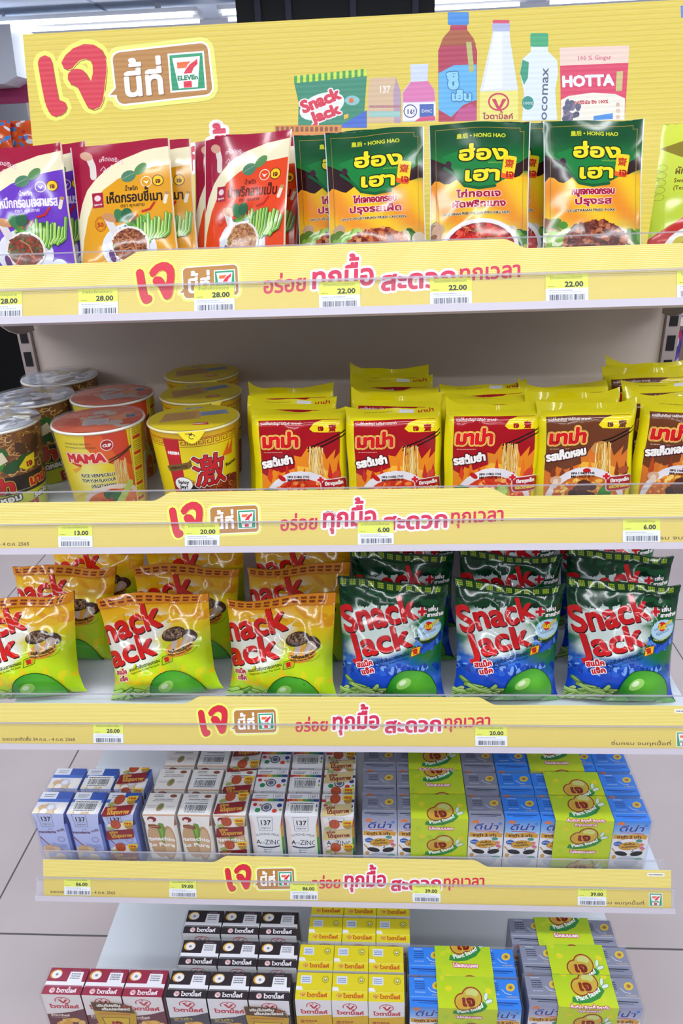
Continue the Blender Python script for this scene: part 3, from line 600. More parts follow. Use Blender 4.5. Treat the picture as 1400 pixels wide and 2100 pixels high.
        a.line([(82, 76), (97, 80), (99, 91), (84, 87), (82, 76)], .8, '#5a6a1c'); a.poly([(86, 79), (95, 81.5), (96.4, 88.5), (87.4, 86)], '#f08a1c'); a.text('齋', 87, 79.8, 7.4, '#c8281c', bold=.6, rot=14)
        a.text('ขนมถั่วลันเตาอบกรอบ', 32, 70, 6.2, '#2c3410', width=50, rot=13, bold=.3); a.text('Vegetarian Green Pea Snack', 34, 66, 4.2, '#2c3410', width=46, rot=13)
        a.text('สแน็ค', 10, 66, 8.5, '#c01e3c', width=18, bold=1, rot=5, out=[(2.8, '#f4ecd8')]); a.text('แจ๊ค', 14, 57, 8.5, '#c01e3c', width=15, bold=1, rot=5, out=[(2.8, '#f4ecd8')])
        sticks(a, 34, 26, 40, 16, ['#6fb02a', '#8cc63c', '#5c9c24', '#a4d45c', '#b4dc6c'], 34, 5); peas(a, 92, 32, 35)
    return a.warp(.92, 151) if green else a.warp(.96, 134)
def seal_art(green, w=140):
    a = Art(w, 15, (lambda x, y: H('#123c1c')) if green else (lambda x, y: H('#e08a1c')))
    if green:
        a.add([[(x + dx, 3 + dy), (x + dx + 1.4, 3 + dy), (x + dx + 1.4, 3 + dy + 2.6), (x + dx, 3 + dy + 2.6)] for x in range(3, int(w) - 8, 12) for dx in (0, 2, 4, 6) for dy in (0, 3.4, 6.8)], '#a8c42a')
    else:
        x = 4
        while x < w - 10: a.text('NON', x, 8, 4.6, '#7a2410', width=7.4, bold=.7, n=1); a.text('FRIED', x, 3, 4.2, '#7a2410', width=7.8, bold=.6, n=1); x += 11.5
    return a
# ---- cups: the artwork wraps round, front centre at x = 145
def cup_mama():
    a = Art(290, 107, lambda x, y: mix(H('#ecd41a'), H('#f0ec9a'), 1 - abs(x - 128) / 26 - abs(y - 46) / 60)); o = 145
    a.poly([(o - 12, 107), (o + 30, 107), (o + 36, 30), (o + 26, 46), (o + 20, 62), (o - 4, 76), (o - 14, 90)], '#e8641c'); a.poly([(o + 2, 107), (o + 30, 107), (o + 34, 60), (o + 18, 72)], '#d8401a')
    a.text('INSTANT RICE VERMICELLI', o - 37, 93, 3.2, '#3a3414', width=30, n=1); a.text('TOM YUM FLAVOUR (VEGETARIAN)', o - 39, 88.5, 3.2, '#3a3414', width=36, n=1)
    a.ell(o + 8, 91, 6.6, 6.6, '#f4e8e0'); a.ell(o + 8, 91, 5.8, 5.8, '#b81c20'); a.text('CUP', o + 8, 89.2, 4.4, '#fbf4f0', width=8.6, align='c', bold=.7)
    a.text('MAMA', o - 39, 72, 14, '#d8242a', width=43, bold=2.2, out=[(5.2, '#f8b890'), (3.9, '#f8e8d8')], n=3)
    a.poly([(o - 36, 70), (o - 24, 66), (o - 22, 69), (o - 32, 71)], '#d8281c'); a.poly([(o - 37, 62), (o - 24, 67), (o - 25, 64), (o - 34, 58)], '#f0a81c')
    for k, (t, wd) in enumerate((('RICE VERMICELLI', 38), ('TOM YUM FLAVOUR', 39), ('(VEGETARIAN)', 29))): a.text(t, o + 12, 54 - k * 6.6, 5.6, '#141414', width=wd, bold=.3, align='r', out=[(1.2, '#f4f0c0')], n=2)
    rn = random.Random(3)
    for k in range(26): x = o + 12 + rn.random() * 14; a.line([(x, 72 - rn.random() * 4), (x + rn.uniform(-1, 1), 56), (x + rn.uniform(-2, 5), 38)], .9, rn.choice(['#f0c47a', '#e4ac5a', '#f8dca0']))
    for d in (0, 3.4): a.line([(o + 8, 70 + d), (o + 24, 77 + d * .6), (o + 36, 84 + d * .4)], 1.2, '#1c120c')
    a.ell(o + 6, 16, 38, 27, '#ecd8c8'); a.ell(o + 6, 14, 34, 23, '#e8702a'); a.pile(o + 6, 14, 32, 20, ['#e8823a', '#d85a1c', '#f0a860'], 40, 2, 5, 5)
    a.ell(o + 4, 30, 9, 6, '#1c5c28', rot=-20); a.ell(o + 8, 27, 9, 5, '#2f7434', rot=30); a.line([(o + 14, 22), (o + 24, 34), (o + 28, 40)], 8, '#c4d86a'); a.ell(o - 10, 16, 8, 8, '#7ab43a'); a.ell(o - 10, 16, 6, 6, '#a8d05a'); a.pile(o + 4, 13, 12, 6, ['#d8a878', '#e8c49a', '#b87a4a'], 12, 2, 4, 9); a.ell(o + 2, 24, 4, 2, '#c81e1a', rot=30)
    a.poly([(o + 34, 107), (o + 52, 107), (o + 52, 0), (o + 36, 0)], '#e8d01c'); a.line([(o + 34.5, 107), (o + 36, 0)], 1, '#f0e8a0')
    for k in range(5): a.rrect(o + 37, 14 + k * 19, o + 49, 18 + k * 19, 1.5, '#c8301c'); [a.scribble(o + 37, 20 + k * 19 + j * 2.4, 12, '#7a6a14', .9, seed=k * 7 + j) for j in range(5)]
    a.poly([(o + 54, 107), (o + 145, 107), (o + 145, 0), (o + 54, 0)], '#d8a01c'); a.rect(o + 58, 20, o + 86, 66, '#e8e4e0'); [a.scribble(o + 60, 24 + j * 3, 24, '#555555', 1, seed=j) for j in range(13)]
    return a
def cup_ramen():
    a = Art(290, 107, lambda x, y: H('#ecd414')); o = 145
    a.rect(0, 97, 290, 107, '#e4b41c'); fx = o - 60
    while fx < o + 64: a.line([(fx, 90.5), (fx, 97), (fx + 7, 97), (fx + 7, 91.5), (fx + 2.4, 91.5), (fx + 2.4, 94.6), (fx + 4.8, 94.6)], .9, '#b0481c', False); fx += 9
    a.line([(0, 89), (290, 89)], .7, '#b0481c'); a.line([(0, 98.6), (290, 98.6)], .7, '#b0481c')
    a.poly([(o - 33, 98), (o - 15, 98), (o - 15, 20), (o - 29, 20)], '#c01a26'); a.poly([(o - 31, 86), (o - 15, 86), (o - 16, 76), (o - 23, 74), (o - 30, 76)], '#d01c26'); a.text('NISSIN', o - 29.5, 80, 4.6, '#fbf4f0', width=13.4, bold=.7)
    a.poly([(o - 35, 64), (o - 31, 66), (o - 8, 71), (o - 5, 74), (o - 4, 66), (o - 8, 63), (o - 32, 58)], '#7a5a24'); a.text('KOREAN STYLE', o - 30, 61, 4, '#2a1c0a', width=21, rot=11, bold=.3)
    rn = random.Random(6); a.poly([(o - 8, 0), (o - 6, 36), (o + 8, 44), (o + 40, 48), (o + 56, 44), (o + 56, 0)], '#7a2412')
    for k in range(150): x, y = o + rn.uniform(-8, 52), rn.uniform(4, 46); a.ring(x, y, rn.uniform(2, 4), rn.uniform(1.4, 3), .9, rn.choice(['#c85a24', '#a83a18', '#e08a44', '#8a2c14']), 6, rn.uniform(0, 180), rn.uniform(200, 360))
    a.poly([(o - 26, 36), (o + 6, 46), (o + 2, 40), (o - 6, 32)], '#2a120c')
    a.text('激', o - 4, 43, 40, '#d01a22', width=38, bold=1.1, rot=3, out=[(4.2, '#f4ecdc'), (2.6, '#1c0c0c')], n=2)
    a.poly([(o + 30, 72), (o + 40, 88), (o + 38, 76), (o + 46, 90), (o + 44, 72)], '#e8641c'); a.text('Ramen', o + 34, 58, 5.5, '#2a2410', width=18, rot=8, bold=.4)
    a.ell(o - 17, 44, 11, 9, '#2a1c14'); a.ell(o - 17, 44, 10.4, 8.4, '#f6f2ee'); a.text('Spicy', o - 17, 44.6, 5.4, '#1c1414', width=13, align='c', bold=.5); a.text('Jey!', o - 17, 39, 5.4, '#1c1414', width=9.5, align='c', bold=.5)
    a.pile(o - 16, 18, 9, 10, ['#d8381c', '#e8a01c', '#c81e1a', '#f0c83a'], 18, 2, 4, 4)
    a.poly([(o + 6, 0), (o + 8, 32), (o + 44, 28), (o + 42, 0)], '#d8301c'); a.poly([(o + 8, 0), (o + 10, 30), (o + 42, 26), (o + 40, 0)], '#c8dc1c'); a.text('齋', o + 13, 8, 19, '#7a0f14', bold=1.2, out=[(2.2, '#1c1410')]); a.text('เจ', o + 32, 13, 11, '#d01a1c', bold=1)
    a.poly([(o + 52, 107), (o + 145, 107), (o + 145, 0), (o + 56, 0)], '#d8a41c'); [a.scribble(o + 58, 10 + j * 3.6, 40, '#8a4a14', 1.2, seed=j) for j in range(22)]
    return a
def cup_dark(name):
    a = Art(290, 107, lambda x, y: H('#2c1a14')); o = 145; rn = random.Random(len(name))
    a.rect(0, 52, 290, 107, '#7a4a22')
    for k in range(260): x, y = rn.uniform(60, 230), rn.uniform(54, 104); a.ring(x, y, rn.uniform(3, 6), rn.uniform(2, 4), 1, rn.choice(['#d8a860', '#c48c44', '#e8c488', '#a86a2c']), 6, rn.uniform(0, 180), rn.uniform(200, 360))
    for cx, cy, r in ((o - 26, 86, 9), (o + 2, 84, 8), (o - 8, 66, 11), (o + 14, 64, 9), (o + 32, 70, 9)): a.ell(cx, cy, r * 1.3, r * .75, rn.choice(['#2c6a24', '#3c8a30', '#1f5420']), rot=rn.uniform(-40, 40))
    a.poly([(o - 12, 74), (o + 6, 84), (o + 10, 72), (o - 4, 66)], '#ece0c0'); a.pile(o + 34, 86, 12, 9, ['#4a2818', '#6a3c24'], 10, 4, 7, 3)
    a.poly([(o + 20, 62), (o + 30, 72), (o + 42, 74), (o + 40, 58), (o + 28, 56)], '#f0d41c'); a.text('เจ', o + 29, 60, 10, '#a81a1c', bold=1.2)
    a.rect(0, 30, 290, 52, '#241612'); a.text('มาม่า', o - 40, 34, 20, '#c81a1e', width=52, bold=3, out=[(6, '#f0b83a'), (4.4, '#3a0c0c')], n=3); a.text('มาม่า', o + 30, 36, 14, '#c81a1e', width=36, bold=2.2, out=[(4.6, '#f0b83a')], n=2); a.scribble(o + 10, 33, 22, '#c8b8a0', .8)
    a.rect(0, 0, 290, 30, '#c4c81c'); a.text(name, o - 46, 17, 10, '#fbf8ee', width=64, bold=1.2, rot=5, out=[(4, '#2a1c12')], n=3); a.text(name, o + 34, 19, 8, '#fbf8ee', width=50, bold=.9, out=[(3, '#2a1c12')], n=2)
    a.rrect(o + 12, 2, o + 40, 16, 1.5, '#a81c22', 6); a.text('อร่อย...ครบ', o + 15, 9.5, 4.2, '#f4e4d8', width=20, rot=6); a.text('ต้นตำรับ', o + 16, 4, 4.2, '#f4e4d8', width=16, rot=6)
    return a
def lid_art(base, kind, seed=0):
    a = Art(104, 104, None); rn = random.Random(seed); a.ell(52, 52, 50, 50, base, 40)
    if kind == 'ramen': a.poly([(14, 40), (60, 46), (58, 78), (20, 74)], '#c89a5c'); [a.scribble(18, 46 + k * 3.4, 36, '#9a6a3c', 1, seed=k) for k in range(8)]; a.poly([(60, 54), (92, 58), (88, 74), (58, 70)], '#8a98b8'); [a.scribble(62, 57 + k * 3, 26, '#5a688a', 1, seed=k) for k in range(5)]; a.rect(40, 86, 62, 92, '#d8d8e0'); a.barcode(41, 86.5, 20, 5); a.poly([(52, 22), (70, 20), (68, 30), (54, 30)], '#c81e24'); a.text('NISSIN', 53.5, 24.4, 4, '#f4ece8', width=14, bold=.5)
    elif kind == 'mama': a.pile(52, 50, 42, 40, ['#d8643c', '#c84a24', '#e08a5a', '#b8a89a'], 30, 4, 10, seed); a.rect(36, 30, 64, 52, '#c8c0c4'); [a.scribble(38, 32 + k * 3.2, 24, '#6a6468', 1, seed=k) for k in range(6)]; a.text('MAMA', 30, 66, 9, '#c8241c', width=30, bold=1); a.rect(82, 46, 94, 60, '#8a94b0'); a.barcode(83, 48, 10, 9)
    else: a.pile(52, 52, 42, 42, ['#c8ccd8', '#8a8a98', '#e8eaf0', '#a89a6a', '#6a5a50'], 44, 3, 9, seed, elong=3)
    return a
# ---- small milk cartons
def box137(a, x, y, s=1):
    a.line([(x, y), (x + 15 * s, y), (x + 15 * s, y + 17 * s), (x, y + 17 * s), (x, y)], .6, '#555a78', False); a.text('137', x + 7.5 * s, y + 7.5 * s, 8 * s, '#1c1c2c', width=12 * s, align='c', bold=.35 * s); a.text('degrees', x + 7.5 * s, y + 2.4 * s, 3.4 * s, '#44485c', width=11.4 * s, align='c'); a.line([(x + 1.5 * s, y + 6 * s), (x + 13.5 * s, y + 6 * s)], .3, '#555a78')
def nut_front(kind):
    a = Art(46, 100, {'m': lambda x, y: mix(H('#a6b2ea'), H('#c6cff5'), y / 100), 'p': '#f0ece8', 'z': '#f0f0f4'}[kind])
    if kind == 'm':
        box137(a, 7, 76, 1.45 * .95); a.text('fresh', 17, 70, 4, '#5a3a5c', width=8, shear=.2); a.text('macadamia', 0, 63.5, 7, '#5a2c4c', width=29, bold=.5); a.text('milk', 31, 65.5, 7, '#5a2c4c', width=14, rot=14, bold=.3, shear=.2)
        a.ring(35, 52, 6, 5, .5, '#6a5a8c', 20); a.ring(35, 52, 4.6, 3.6, .4, '#6a5a8c', 20); a.poly([(0, 58), (10, 44), (26, 34), (46, 28), (46, 0), (0, 0)], '#8a3a44'); a.poly([(0, 55), (10, 42), (26, 32), (46, 26), (46, 0), (0, 0)], '#a6b2ea'); a.pile(12, 22, 18, 14, ['#e8cfae', '#d8b48a', '#f0e0c8'], 12, 6, 9, 3, elong=1.2); [a.line([(18, 45 - k * 2), (30, 41 - k * 2), (42, 43 - k * 2)], .4, '#5a5aa0') for k in range(4)]
    elif kind == 'p':
        a.line([(0, 99), (46, 99)], 1, '#c88a44'); a.ell(15, 52, 15, 32, '#c9a47e', 30, 6); a.ell(33, 48, 12, 32, '#c49c74', 30, -4); a.ell(34, 48, 9, 27, '#d4b48e', 30, -4); a.poly([(17, 78), (22, 86), (28, 84), (31, 74), (28, 60), (25, 44), (20, 56)], '#6f9a3c'); a.poly([(20, 78), (24, 82), (26, 70), (24, 56)], '#8ab452')
        a.ell(12, 92, 7, 5, '#8a1a24'); a.ell(10, 90, 3.6, 3, '#f0e4e0'); a.rrect(3, 76, 24, 82, 2.5, '#8a4a2c', -8); a.scribble(5, 78.6, 16, '#d8b090', 1)
        a.text('Pistachio', -5, 51, 9, '#fbf8f2', width=49, bold=1, arc=2.5); a.text('So Pure', -2, 40, 9, '#fbf8f2', width=44, bold=1, arc=2.5)
    else:
        box137(a, 11, 72, 1.45); a.text('ALMOND MILK', 3, 61, 6, '#3a4058', width=40, arc=2.4); a.text('A', 4, 47, 11, '#23283c', bold=.4); a.text('TO', 11.5, 47.5, 5, '#23283c'); a.text('ZINC', 18, 46, 13, '#23283c', width=27); a.line([(6, 43), (16, 40.5), (30, 40.5), (42, 43.5)], 2.4, '#3a4058'); a.line([(16, 36), (18, 36)], 1.4, '#23283c'); a.scribble(19, 35.4, 10, '#555a70', 1); a.line([(16, 32), (18, 32)], 1.4, '#23283c'); a.scribble(19, 31.4, 8, '#555a70', 1)
        a.ell(0, 62, 5, 40, '#f0dcd8'); a.ell(47, 40, 5, 50, '#e8ecd8')
    return a
def nut_top(kind, bar=False):
    a = Art(46, 40, {'m': '#e4e6f0', 'p': '#efebe8', 'z': '#ecebf0'}[kind])
    if kind == 'm': a.rect(0, 23, 46, 40, '#e8ebf4'); a.rect(24, 27, 46, 40, '#2452b4'); a.rect(0, 21, 46, 27, '#3a6cc8'); a.scribble(5, 34, 16, '#5a688a', 1.6); a.scribble(5, 30.5, 14, '#5a688a', 1.4, seed=4); a.pile(22, 9, 22, 8, ['#e2c8a4', '#d4b084', '#f0e4d0', '#f4f0ea'], 13, 5, 7, 6, elong=1.2); a.ell(23, 12, 6.5, 6.5, '#c8ccdc'); a.ell(23, 12, 4.6, 4.6, '#e8eaf2')
    elif kind == 'p': a.line([(0, .6), (46, .6)], 1, '#c88a44'); a.scribble(8, 36, 14, '#5a5a5a', 1.4); a.scribble(7, 33, 15, '#5a5a5a', 1.4, seed=3); a.ell(36, 35, 5, 3, '#8a4a34'); a.scribble(10, 28, 28, '#4a4a54', 1.4, seed=5); a.scribble(8, 25, 30, '#4a4a54', 1.2, seed=6); a.scribble(3, 16, 14, '#7a7a80', .8, seed=7); a.scribble(3, 13.5, 12, '#7a7a80', .8, seed=8); a.ell(22, 14, 5, 7.5, '#b09070', rot=-15); a.ell(22.5, 15, 3, 5, '#7c8a50', rot=-15); a.text('ENJOY!', 31, 14, 3.6, '#8a8a90', width=11)
    else:
        for k, c in enumerate(('#c03038', '#d8642c', '#d8a42c', '#5a9a3c', '#2a7a6c', '#2a3a84')): a.rect(k * 7.7, 25, k * 7.7 + 7.8, 30, c)
        a.scribble(4, 35, 18, '#6a6a74', 1.4); a.scribble(4, 32, 16, '#6a6a74', 1.2, seed=2); a.text('137', 32, 32.5, 5.6, '#3a3c4c', width=9, bold=.2); a.line([(30, 31), (43, 31), (43, 39), (30, 39), (30, 31)], .4, '#6a6a7c'); a.ell(23, 14, 7.5, 7.5, '#3a4466'); a.ell(23, 14, 5.8, 5.8, '#dcdce4'); a.ell(23, 14, 4.2, 4.2, '#6a6e84')
        for x, y, r, c in ((6, 19, 3, '#c8242c'), (11, 9, 4, '#2a8a54'), (35, 8, 3.6, '#d8402c'), (41, 18, 3.6, '#2a3c90'), (43, 10, 2, '#8ab43c'), (14, 18, 2, '#e0802c')): a.ell(x, y, r, r, c)
    if bar: a.poly([(3, 4), (42, 4), (43, 25), (4, 26)], '#f4f4f6'); a.barcode(7, 8, 32, 11, seed=3); a.scribble(6, 21, 33, '#3a3a44', 1.6, seed=4); a.scribble(8, 5.2, 30, '#3a3a44', 1.6, seed=9)
    return a
def promo_art(col, txt, L, ph):                                         # clear band with a repeated flavour badge
    a = Art(48, L, None); y = -44 + ph
    while y < L:
        a.ell(24, y + 32, 17, 7, '#e8e0d8'); a.ell(12, y + 28, 7, 3, '#a8b060', rot=20); a.ell(38, y + 32, 6, 5, '#b88a2c'); a.ell(20, y + 35, 7.5, 8.5, '#b8421c'); a.ell(20, y + 35, 5, 7.5, '#c8582c'); [a.line([(16 + k * 2, y + 29), (17 + k * 1.6, y + 41)], .5, '#8a2c14') for k in range(4)]
        a.poly([(30, y + 33), (45, y + 35), (46, y + 42), (31, y + 41)], '#f0d01c'); a.text('เจอ', 32.5, y + 35.6, 6, '#c8281c', width=11, bold=.7)
        a.poly([(2, y + 5), (4, y + 22), (44, y + 27), (43, y + 11), (34, y + 8)], col); a.text('อร่อย', 8, y + 17.5, 6, txt, width=13, bold=.6, rot=5); a.text('ได้สุขภาพ', 10, y + 9.5, 8.5, txt, width=31, bold=.8, rot=5)
        y += 44
    return a
def sesame_front(col, mid):
    a = Art(48.5, 110, lambda x, y: mix(H('#eeeef2'), mix(H(mid), H(col), (y - 84) / 26), (y - 78) / 8))
    a.poly([(3, 103), (8, 108.5), (13, 107.5), (14, 102), (9, 103)], '#e8782c'); a.ell(43, 102, 2.6, 2.6, '#4a86d8')
    a.text('ดีน่า', 6, 90.5, 15, '#26409c', width=35, bold=.9, shear=.25, out=[(1.4, '#e8ecf6')], n=3); a.line([(10, 87), (26, 87.5), (42, 85.6)], 1.1, '#c8243c')
    a.poly([(1, 76), (2, 85), (14, 82.5), (30, 85.5), (43, 84), (47.5, 82), (46, 75), (30, 77), (14, 74.5)], '#d9a23c'); a.text('งาดำ 2 เท่า', 6, 77, 7, '#4a2c0c', width=33, bold=.6)
    a.ring(24, 66, 18, 10, .5, '#d87a5a', 24, 20, 160); a.ell(37, 72.5, 4.4, 3.2, '#4a9a84'); a.ell(9, 66, 6, 4.6, '#2c62b8'); a.scribble(4.6, 65.4, 8.6, '#dce6f6', 1.2); a.ell(25, 62, 15, 8, '#c88a2c', rot=6); a.ell(25, 62.4, 13.6, 6.8, '#dca83c', rot=6); a.text('ต่อต้าน', 17, 63.4, 5, '#3a280c', width=15, bold=.4, rot=6); a.text('อนุมูลอิสระ', 14.5, 58.4, 4.4, '#3a280c', width=21, bold=.3, rot=6)
    a.ell(41, 65, 3.4, 3, '#e08a6c'); a.ell(42, 58.6, 3, 2.8, '#d86a9c'); a.text('2', 28, 51, 8, '#3a4058', bold=.4, out=[(2, '#f4f4f6')])
    a.line([(2, 57), (8, 48)], 2, '#c89a54'); a.line([(46, 58), (41, 50)], 2, '#c89a54'); a.ell(15, 47, 9, 4.4, '#1c1a22', rot=-14); a.ell(36, 47.5, 8.5, 4.6, '#1c1a22', rot=16); a.ell(24, 30, 17, 12, '#c8ccdc'); a.ell(40, 36, 6, 3, '#7ab0a4'); a.ell(6, 40, 3, 4, '#d8a860')
    return a
def sesame_top(col, dk):
    a = Art(48.5, 40, col)
    a.rect(0, 12, 48.5, 12.6, mixs(col, '#ffffff', .35)); a.line([(4, 8.4), (44, 7.6)], 1.6, dk); a.line([(12, 5.4), (38, 5)], .8, dk); [a.scribble(8, 33 - k * 3, 14, dk, 1.4, seed=k) for k in range(4)]; a.scribble(8, 37, 12, '#c8d0e4', 1); a.scribble(8, 19, 14, '#c8d0e4', .9, seed=6)
    a.ell(38, 29, 6.4, 5.2, '#e0c03a', rot=25); a.ell(38, 29, 3.6, 3, '#c4922c', rot=25); a.ell(38.4, 29, 1.8, 1.6, '#7a6a5c'); a.line([(26, 26), (30, 21), (38, 19)], .7, '#dce2f0'); a.scribble(31, 15.4, 15, '#c0a890', 1.4, seed=9)
    return a
def mixs(a, b, t):
    a, b = a.lstrip('#'), b.lstrip('#'); return '#' + ''.join('%02x' % int(int(a[i:i + 2], 16) * (1 - t) + int(b[i:i + 2], 16) * t) for i in (0, 2, 4))
def sleeve_art(L, ph, w=77.):
    a = Art(w, L, lambda x, y: mix(H('#a9cc14'), H('#c6d816'), .5 + .5 * math.sin(y * .07))); y = -56 + ph; rn = random.Random(int(ph)); k = .82; cx = w * .52; n = 0
    for j in range(int(L / 9)): a.ell(rn.uniform(4, w - 4), rn.uniform(0, L), rn.uniform(3, 6), rn.uniform(3, 5), rn.choice(['#c8d61c', '#b4d020', '#a8ca14']), rot=rn.uniform(0, 90))
    while y < L:
        f = lambda dx, dy: (cx + dx * k, y + dy * k)
        a.poly([f(-24, 14), f(-8, 15), f(8, 19), f(24, 31), f(30, 24), f(20, 13), f(4, 6), f(-14, 4), f(-26, 6)], '#2a8a3c')
        for e, c in ((1.9, '#9a2014'), (0, '#c8ae3a')):
            a.ell(*f(-8, 29), (13 + e) * k, (12 + e) * k, c, 28); a.ell(*f(6, 36), (15 + e) * k, (14.5 + e) * k, c, 28)
        a.ell(*f(7, 43), 10 * k, 6 * k, '#c8cf7a', 24); a.ell(*f(-9, 27), 9 * k, 8 * k, '#cfa02c', 24); a.ell(*f(2, 32), 13 * k, 8 * k, '#c8a834', 24)
        a.text('เจ', *f(-11, 24), 19 * k, '#8a1c14', width=22 * k, bold=2.8 * k, n=2)
        a.text('Plant based', *f(-18, 8.5), 9.5 * k, '#f2f6ea', width=44 * k, bold=.5, rot=20, arc=-2.4)
        for dx, dy, ro in ((29, 38, 70), (33, 31, 20)): a.ell(*f(dx, dy), 7 * k, 3.4 * k, '#3c8a5c', 16, ro); a.ell(*f(dx, dy), 6.2 * k, 2.7 * k, '#dce8dc', 16, ro)
        if (n + int(ph)) % 2: a.text('ไม่ผสมนมผง', *f(-20, -5), 8 * k, '#fbf0f4', width=42 * k, bold=.6, out=[(2.2, '#c01e3c')], n=2)
        else: a.text('ดื่มดีน่า ดีทุกที่ ดีทุกวัน', *f(0, -4), 7 * k, '#fbf0f4', width=62 * k, align='c', bold=.45, out=[(2, '#c01e3c')], n=2); a.text('ดีทุกเทศกาล', *f(0, -13), 7 * k, '#fbf0f4', width=36 * k, align='c', bold=.45, out=[(2, '#c01e3c')], n=2)
        a.ell(w * .2, y + 40, 4.5, 3.6, '#e0d41c'); a.ell(w * .88, y + 38, 4.5, 3.6, '#e0d41c')
        y += 57; n += 1
    return a
def vita_mark(a, x, y, s, col='#c8243c'):
    a.ring(x, y, 8 * s, 5.6 * s, 1.1 * s, col, 24, -60, 200); a.poly([(x - 5 * s, y + 2 * s), (x - 2 * s, y + 2 * s), (x + .6 * s, y - 2.4 * s), (x + 3.4 * s, y + 2 * s), (x + 6.2 * s, y + 2 * s), (x + 1.4 * s, y - 4.8 * s), (x - .4 * s, y - 4.8 * s)], col); a.ell(x - .4 * s, y + 3.6 * s, 1 * s, .9 * s, col)
def vita_front(kind):
    base, low, nm = {'r': ('#e9e2e2', '#6c3440', 'ข้าวบาร์เลย์'), 'k': ('#e6e4e8', '#4c4852', 'งาดำ'), 'y': ('#ece8ea', '#dcb21c', 'สูตรเจ')}[kind]
    a = Art(53, 110, base); vita_mark(a, 26.5, 97, 1.25); a.text('ไวตามิ้ลค์', 7, 80.5, 10, '#c8243c', width=40, bold=.9, n=2)
    a.poly([(0, 66), (14, 68), (34, 72), (53, 80), (53, 0), (0, 0)] if kind != 'y' else [(0, 74), (28, 76), (53, 79), (53, 0), (0, 0)], low); a.text(nm, 5, 62, 6.5, '#f0dcd0' if kind == 'r' else '#c8b83c' if kind == 'k' else '#b03a1c', width=26, bold=.5); a.scribble(5, 59, 22, '#d8b8a8' if kind != 'y' else '#b8541c', 1.2)
    a.pile(26, 44, 22, 11, ['#d8a03c', '#e8c070', '#b87a24'] if kind != 'y' else ['#e8d03c', '#c8a01c', '#f0e08a'], 16, 3, 6, 4); a.ell(36, 54, 8, 5, '#dca43a'); a.ell(36, 54, 6, 3.4, '#e8bc5c')
    return a
def vita_top(kind):
    col = {'r': '#962040', 'k': '#241820', 'y': '#dccc14'}[kind]; a = Art(53, 37, col)
    if kind == 'y':
        a.rect(6, 22, 22, 33, '#d8dce8'); [a.scribble(8, 24 + k * 2.6, 12, '#5a7ab8', 1.3, seed=k) for k in range(3)]; a.ring(43, 28, 5, 4.6, 1, '#9a9a1c', 16); a.ell(43, 28, 2.6, 2.4, '#8a8a84'); a.ell(43, 28.6, 1.4, 1, '#f4f4f4'); a.poly([(0, 13), (0, 18), (8, 18), (11, 13)], '#e8e6ec'); a.rect(0, 12, 53, 12.6, '#f0e86a'); vita_mark(a, 11, 6.8, .46); a.ring(11, 6.4, 3.2, 3.2, .5, '#d88a9a', 16); a.text('ไวตามิ้ลค์', 17, 4, 7, '#c0481c', width=30, bold=.7)
    else:
        a.rect(0, 11, 53, 18, '#e9e8ee'); a.poly([(28, 18), (29, 32), (47, 32), (48, 18)], '#e9e8ee'); [a.scribble(31, 22 + k * 3, 13, '#6a6a78', 1.6, seed=k) for k in range(3)]; a.ell(10, 28, 8, 6.4, '#d8a41c', rot=10); a.ell(11, 27.6, 6.6, 5.6, '#ece8ea'); a.ell(11, 27.6, 2, 1.8, '#8a8a94'); a.scribble(31, 33.6, 12, '#8a6a78', 1.2)
        a.ell(13, 5.6, 3.8, 3.6, '#e8d8dc'); vita_mark(a, 13, 6, .4); a.text('ไวตามิ้ลค์', 19, 3, 7, '#efeaf0', width=27, bold=.6)
    return a
def protein_art():
    a = Art(60, 62, None); B = [(0, 62), (2, 30), (6, 0), (56, 0), (60, 40), (54, 54), (44, 60), (20, 62)]
    a.poly(B, '#c8a01c'); a.poly([(0, 62), (1.4, 44), (30, 42), (59, 40), (54, 54), (44, 60), (20, 62)], '#5c3c1c'); a.text('เติมโปรตีน', 7, 53, 6.6, '#f0ece4', width=34, bold=.9, rot=2); a.text('เต็มประโยชน์', 13, 45.4, 6.6, '#f0ece4', width=40, bold=.9, rot=2); a.poly([(43, 53), (50, 53), (46, 58)], '#d83a3c'); a.scribble(8, 36.4, 44, '#c8581c', 2.2, seed=2)
    a.poly([(10, 30), (50, 30), (46, 6), (30, 0), (14, 6)], '#7a5a14'); a.poly([(11.4, 29), (48.6, 29), (45, 7), (30, 1.4), (15, 7)], '#d8b41c'); a.text('เจ', 30, 10, 19, '#b01c1c', align='c', bold=2.4); return a
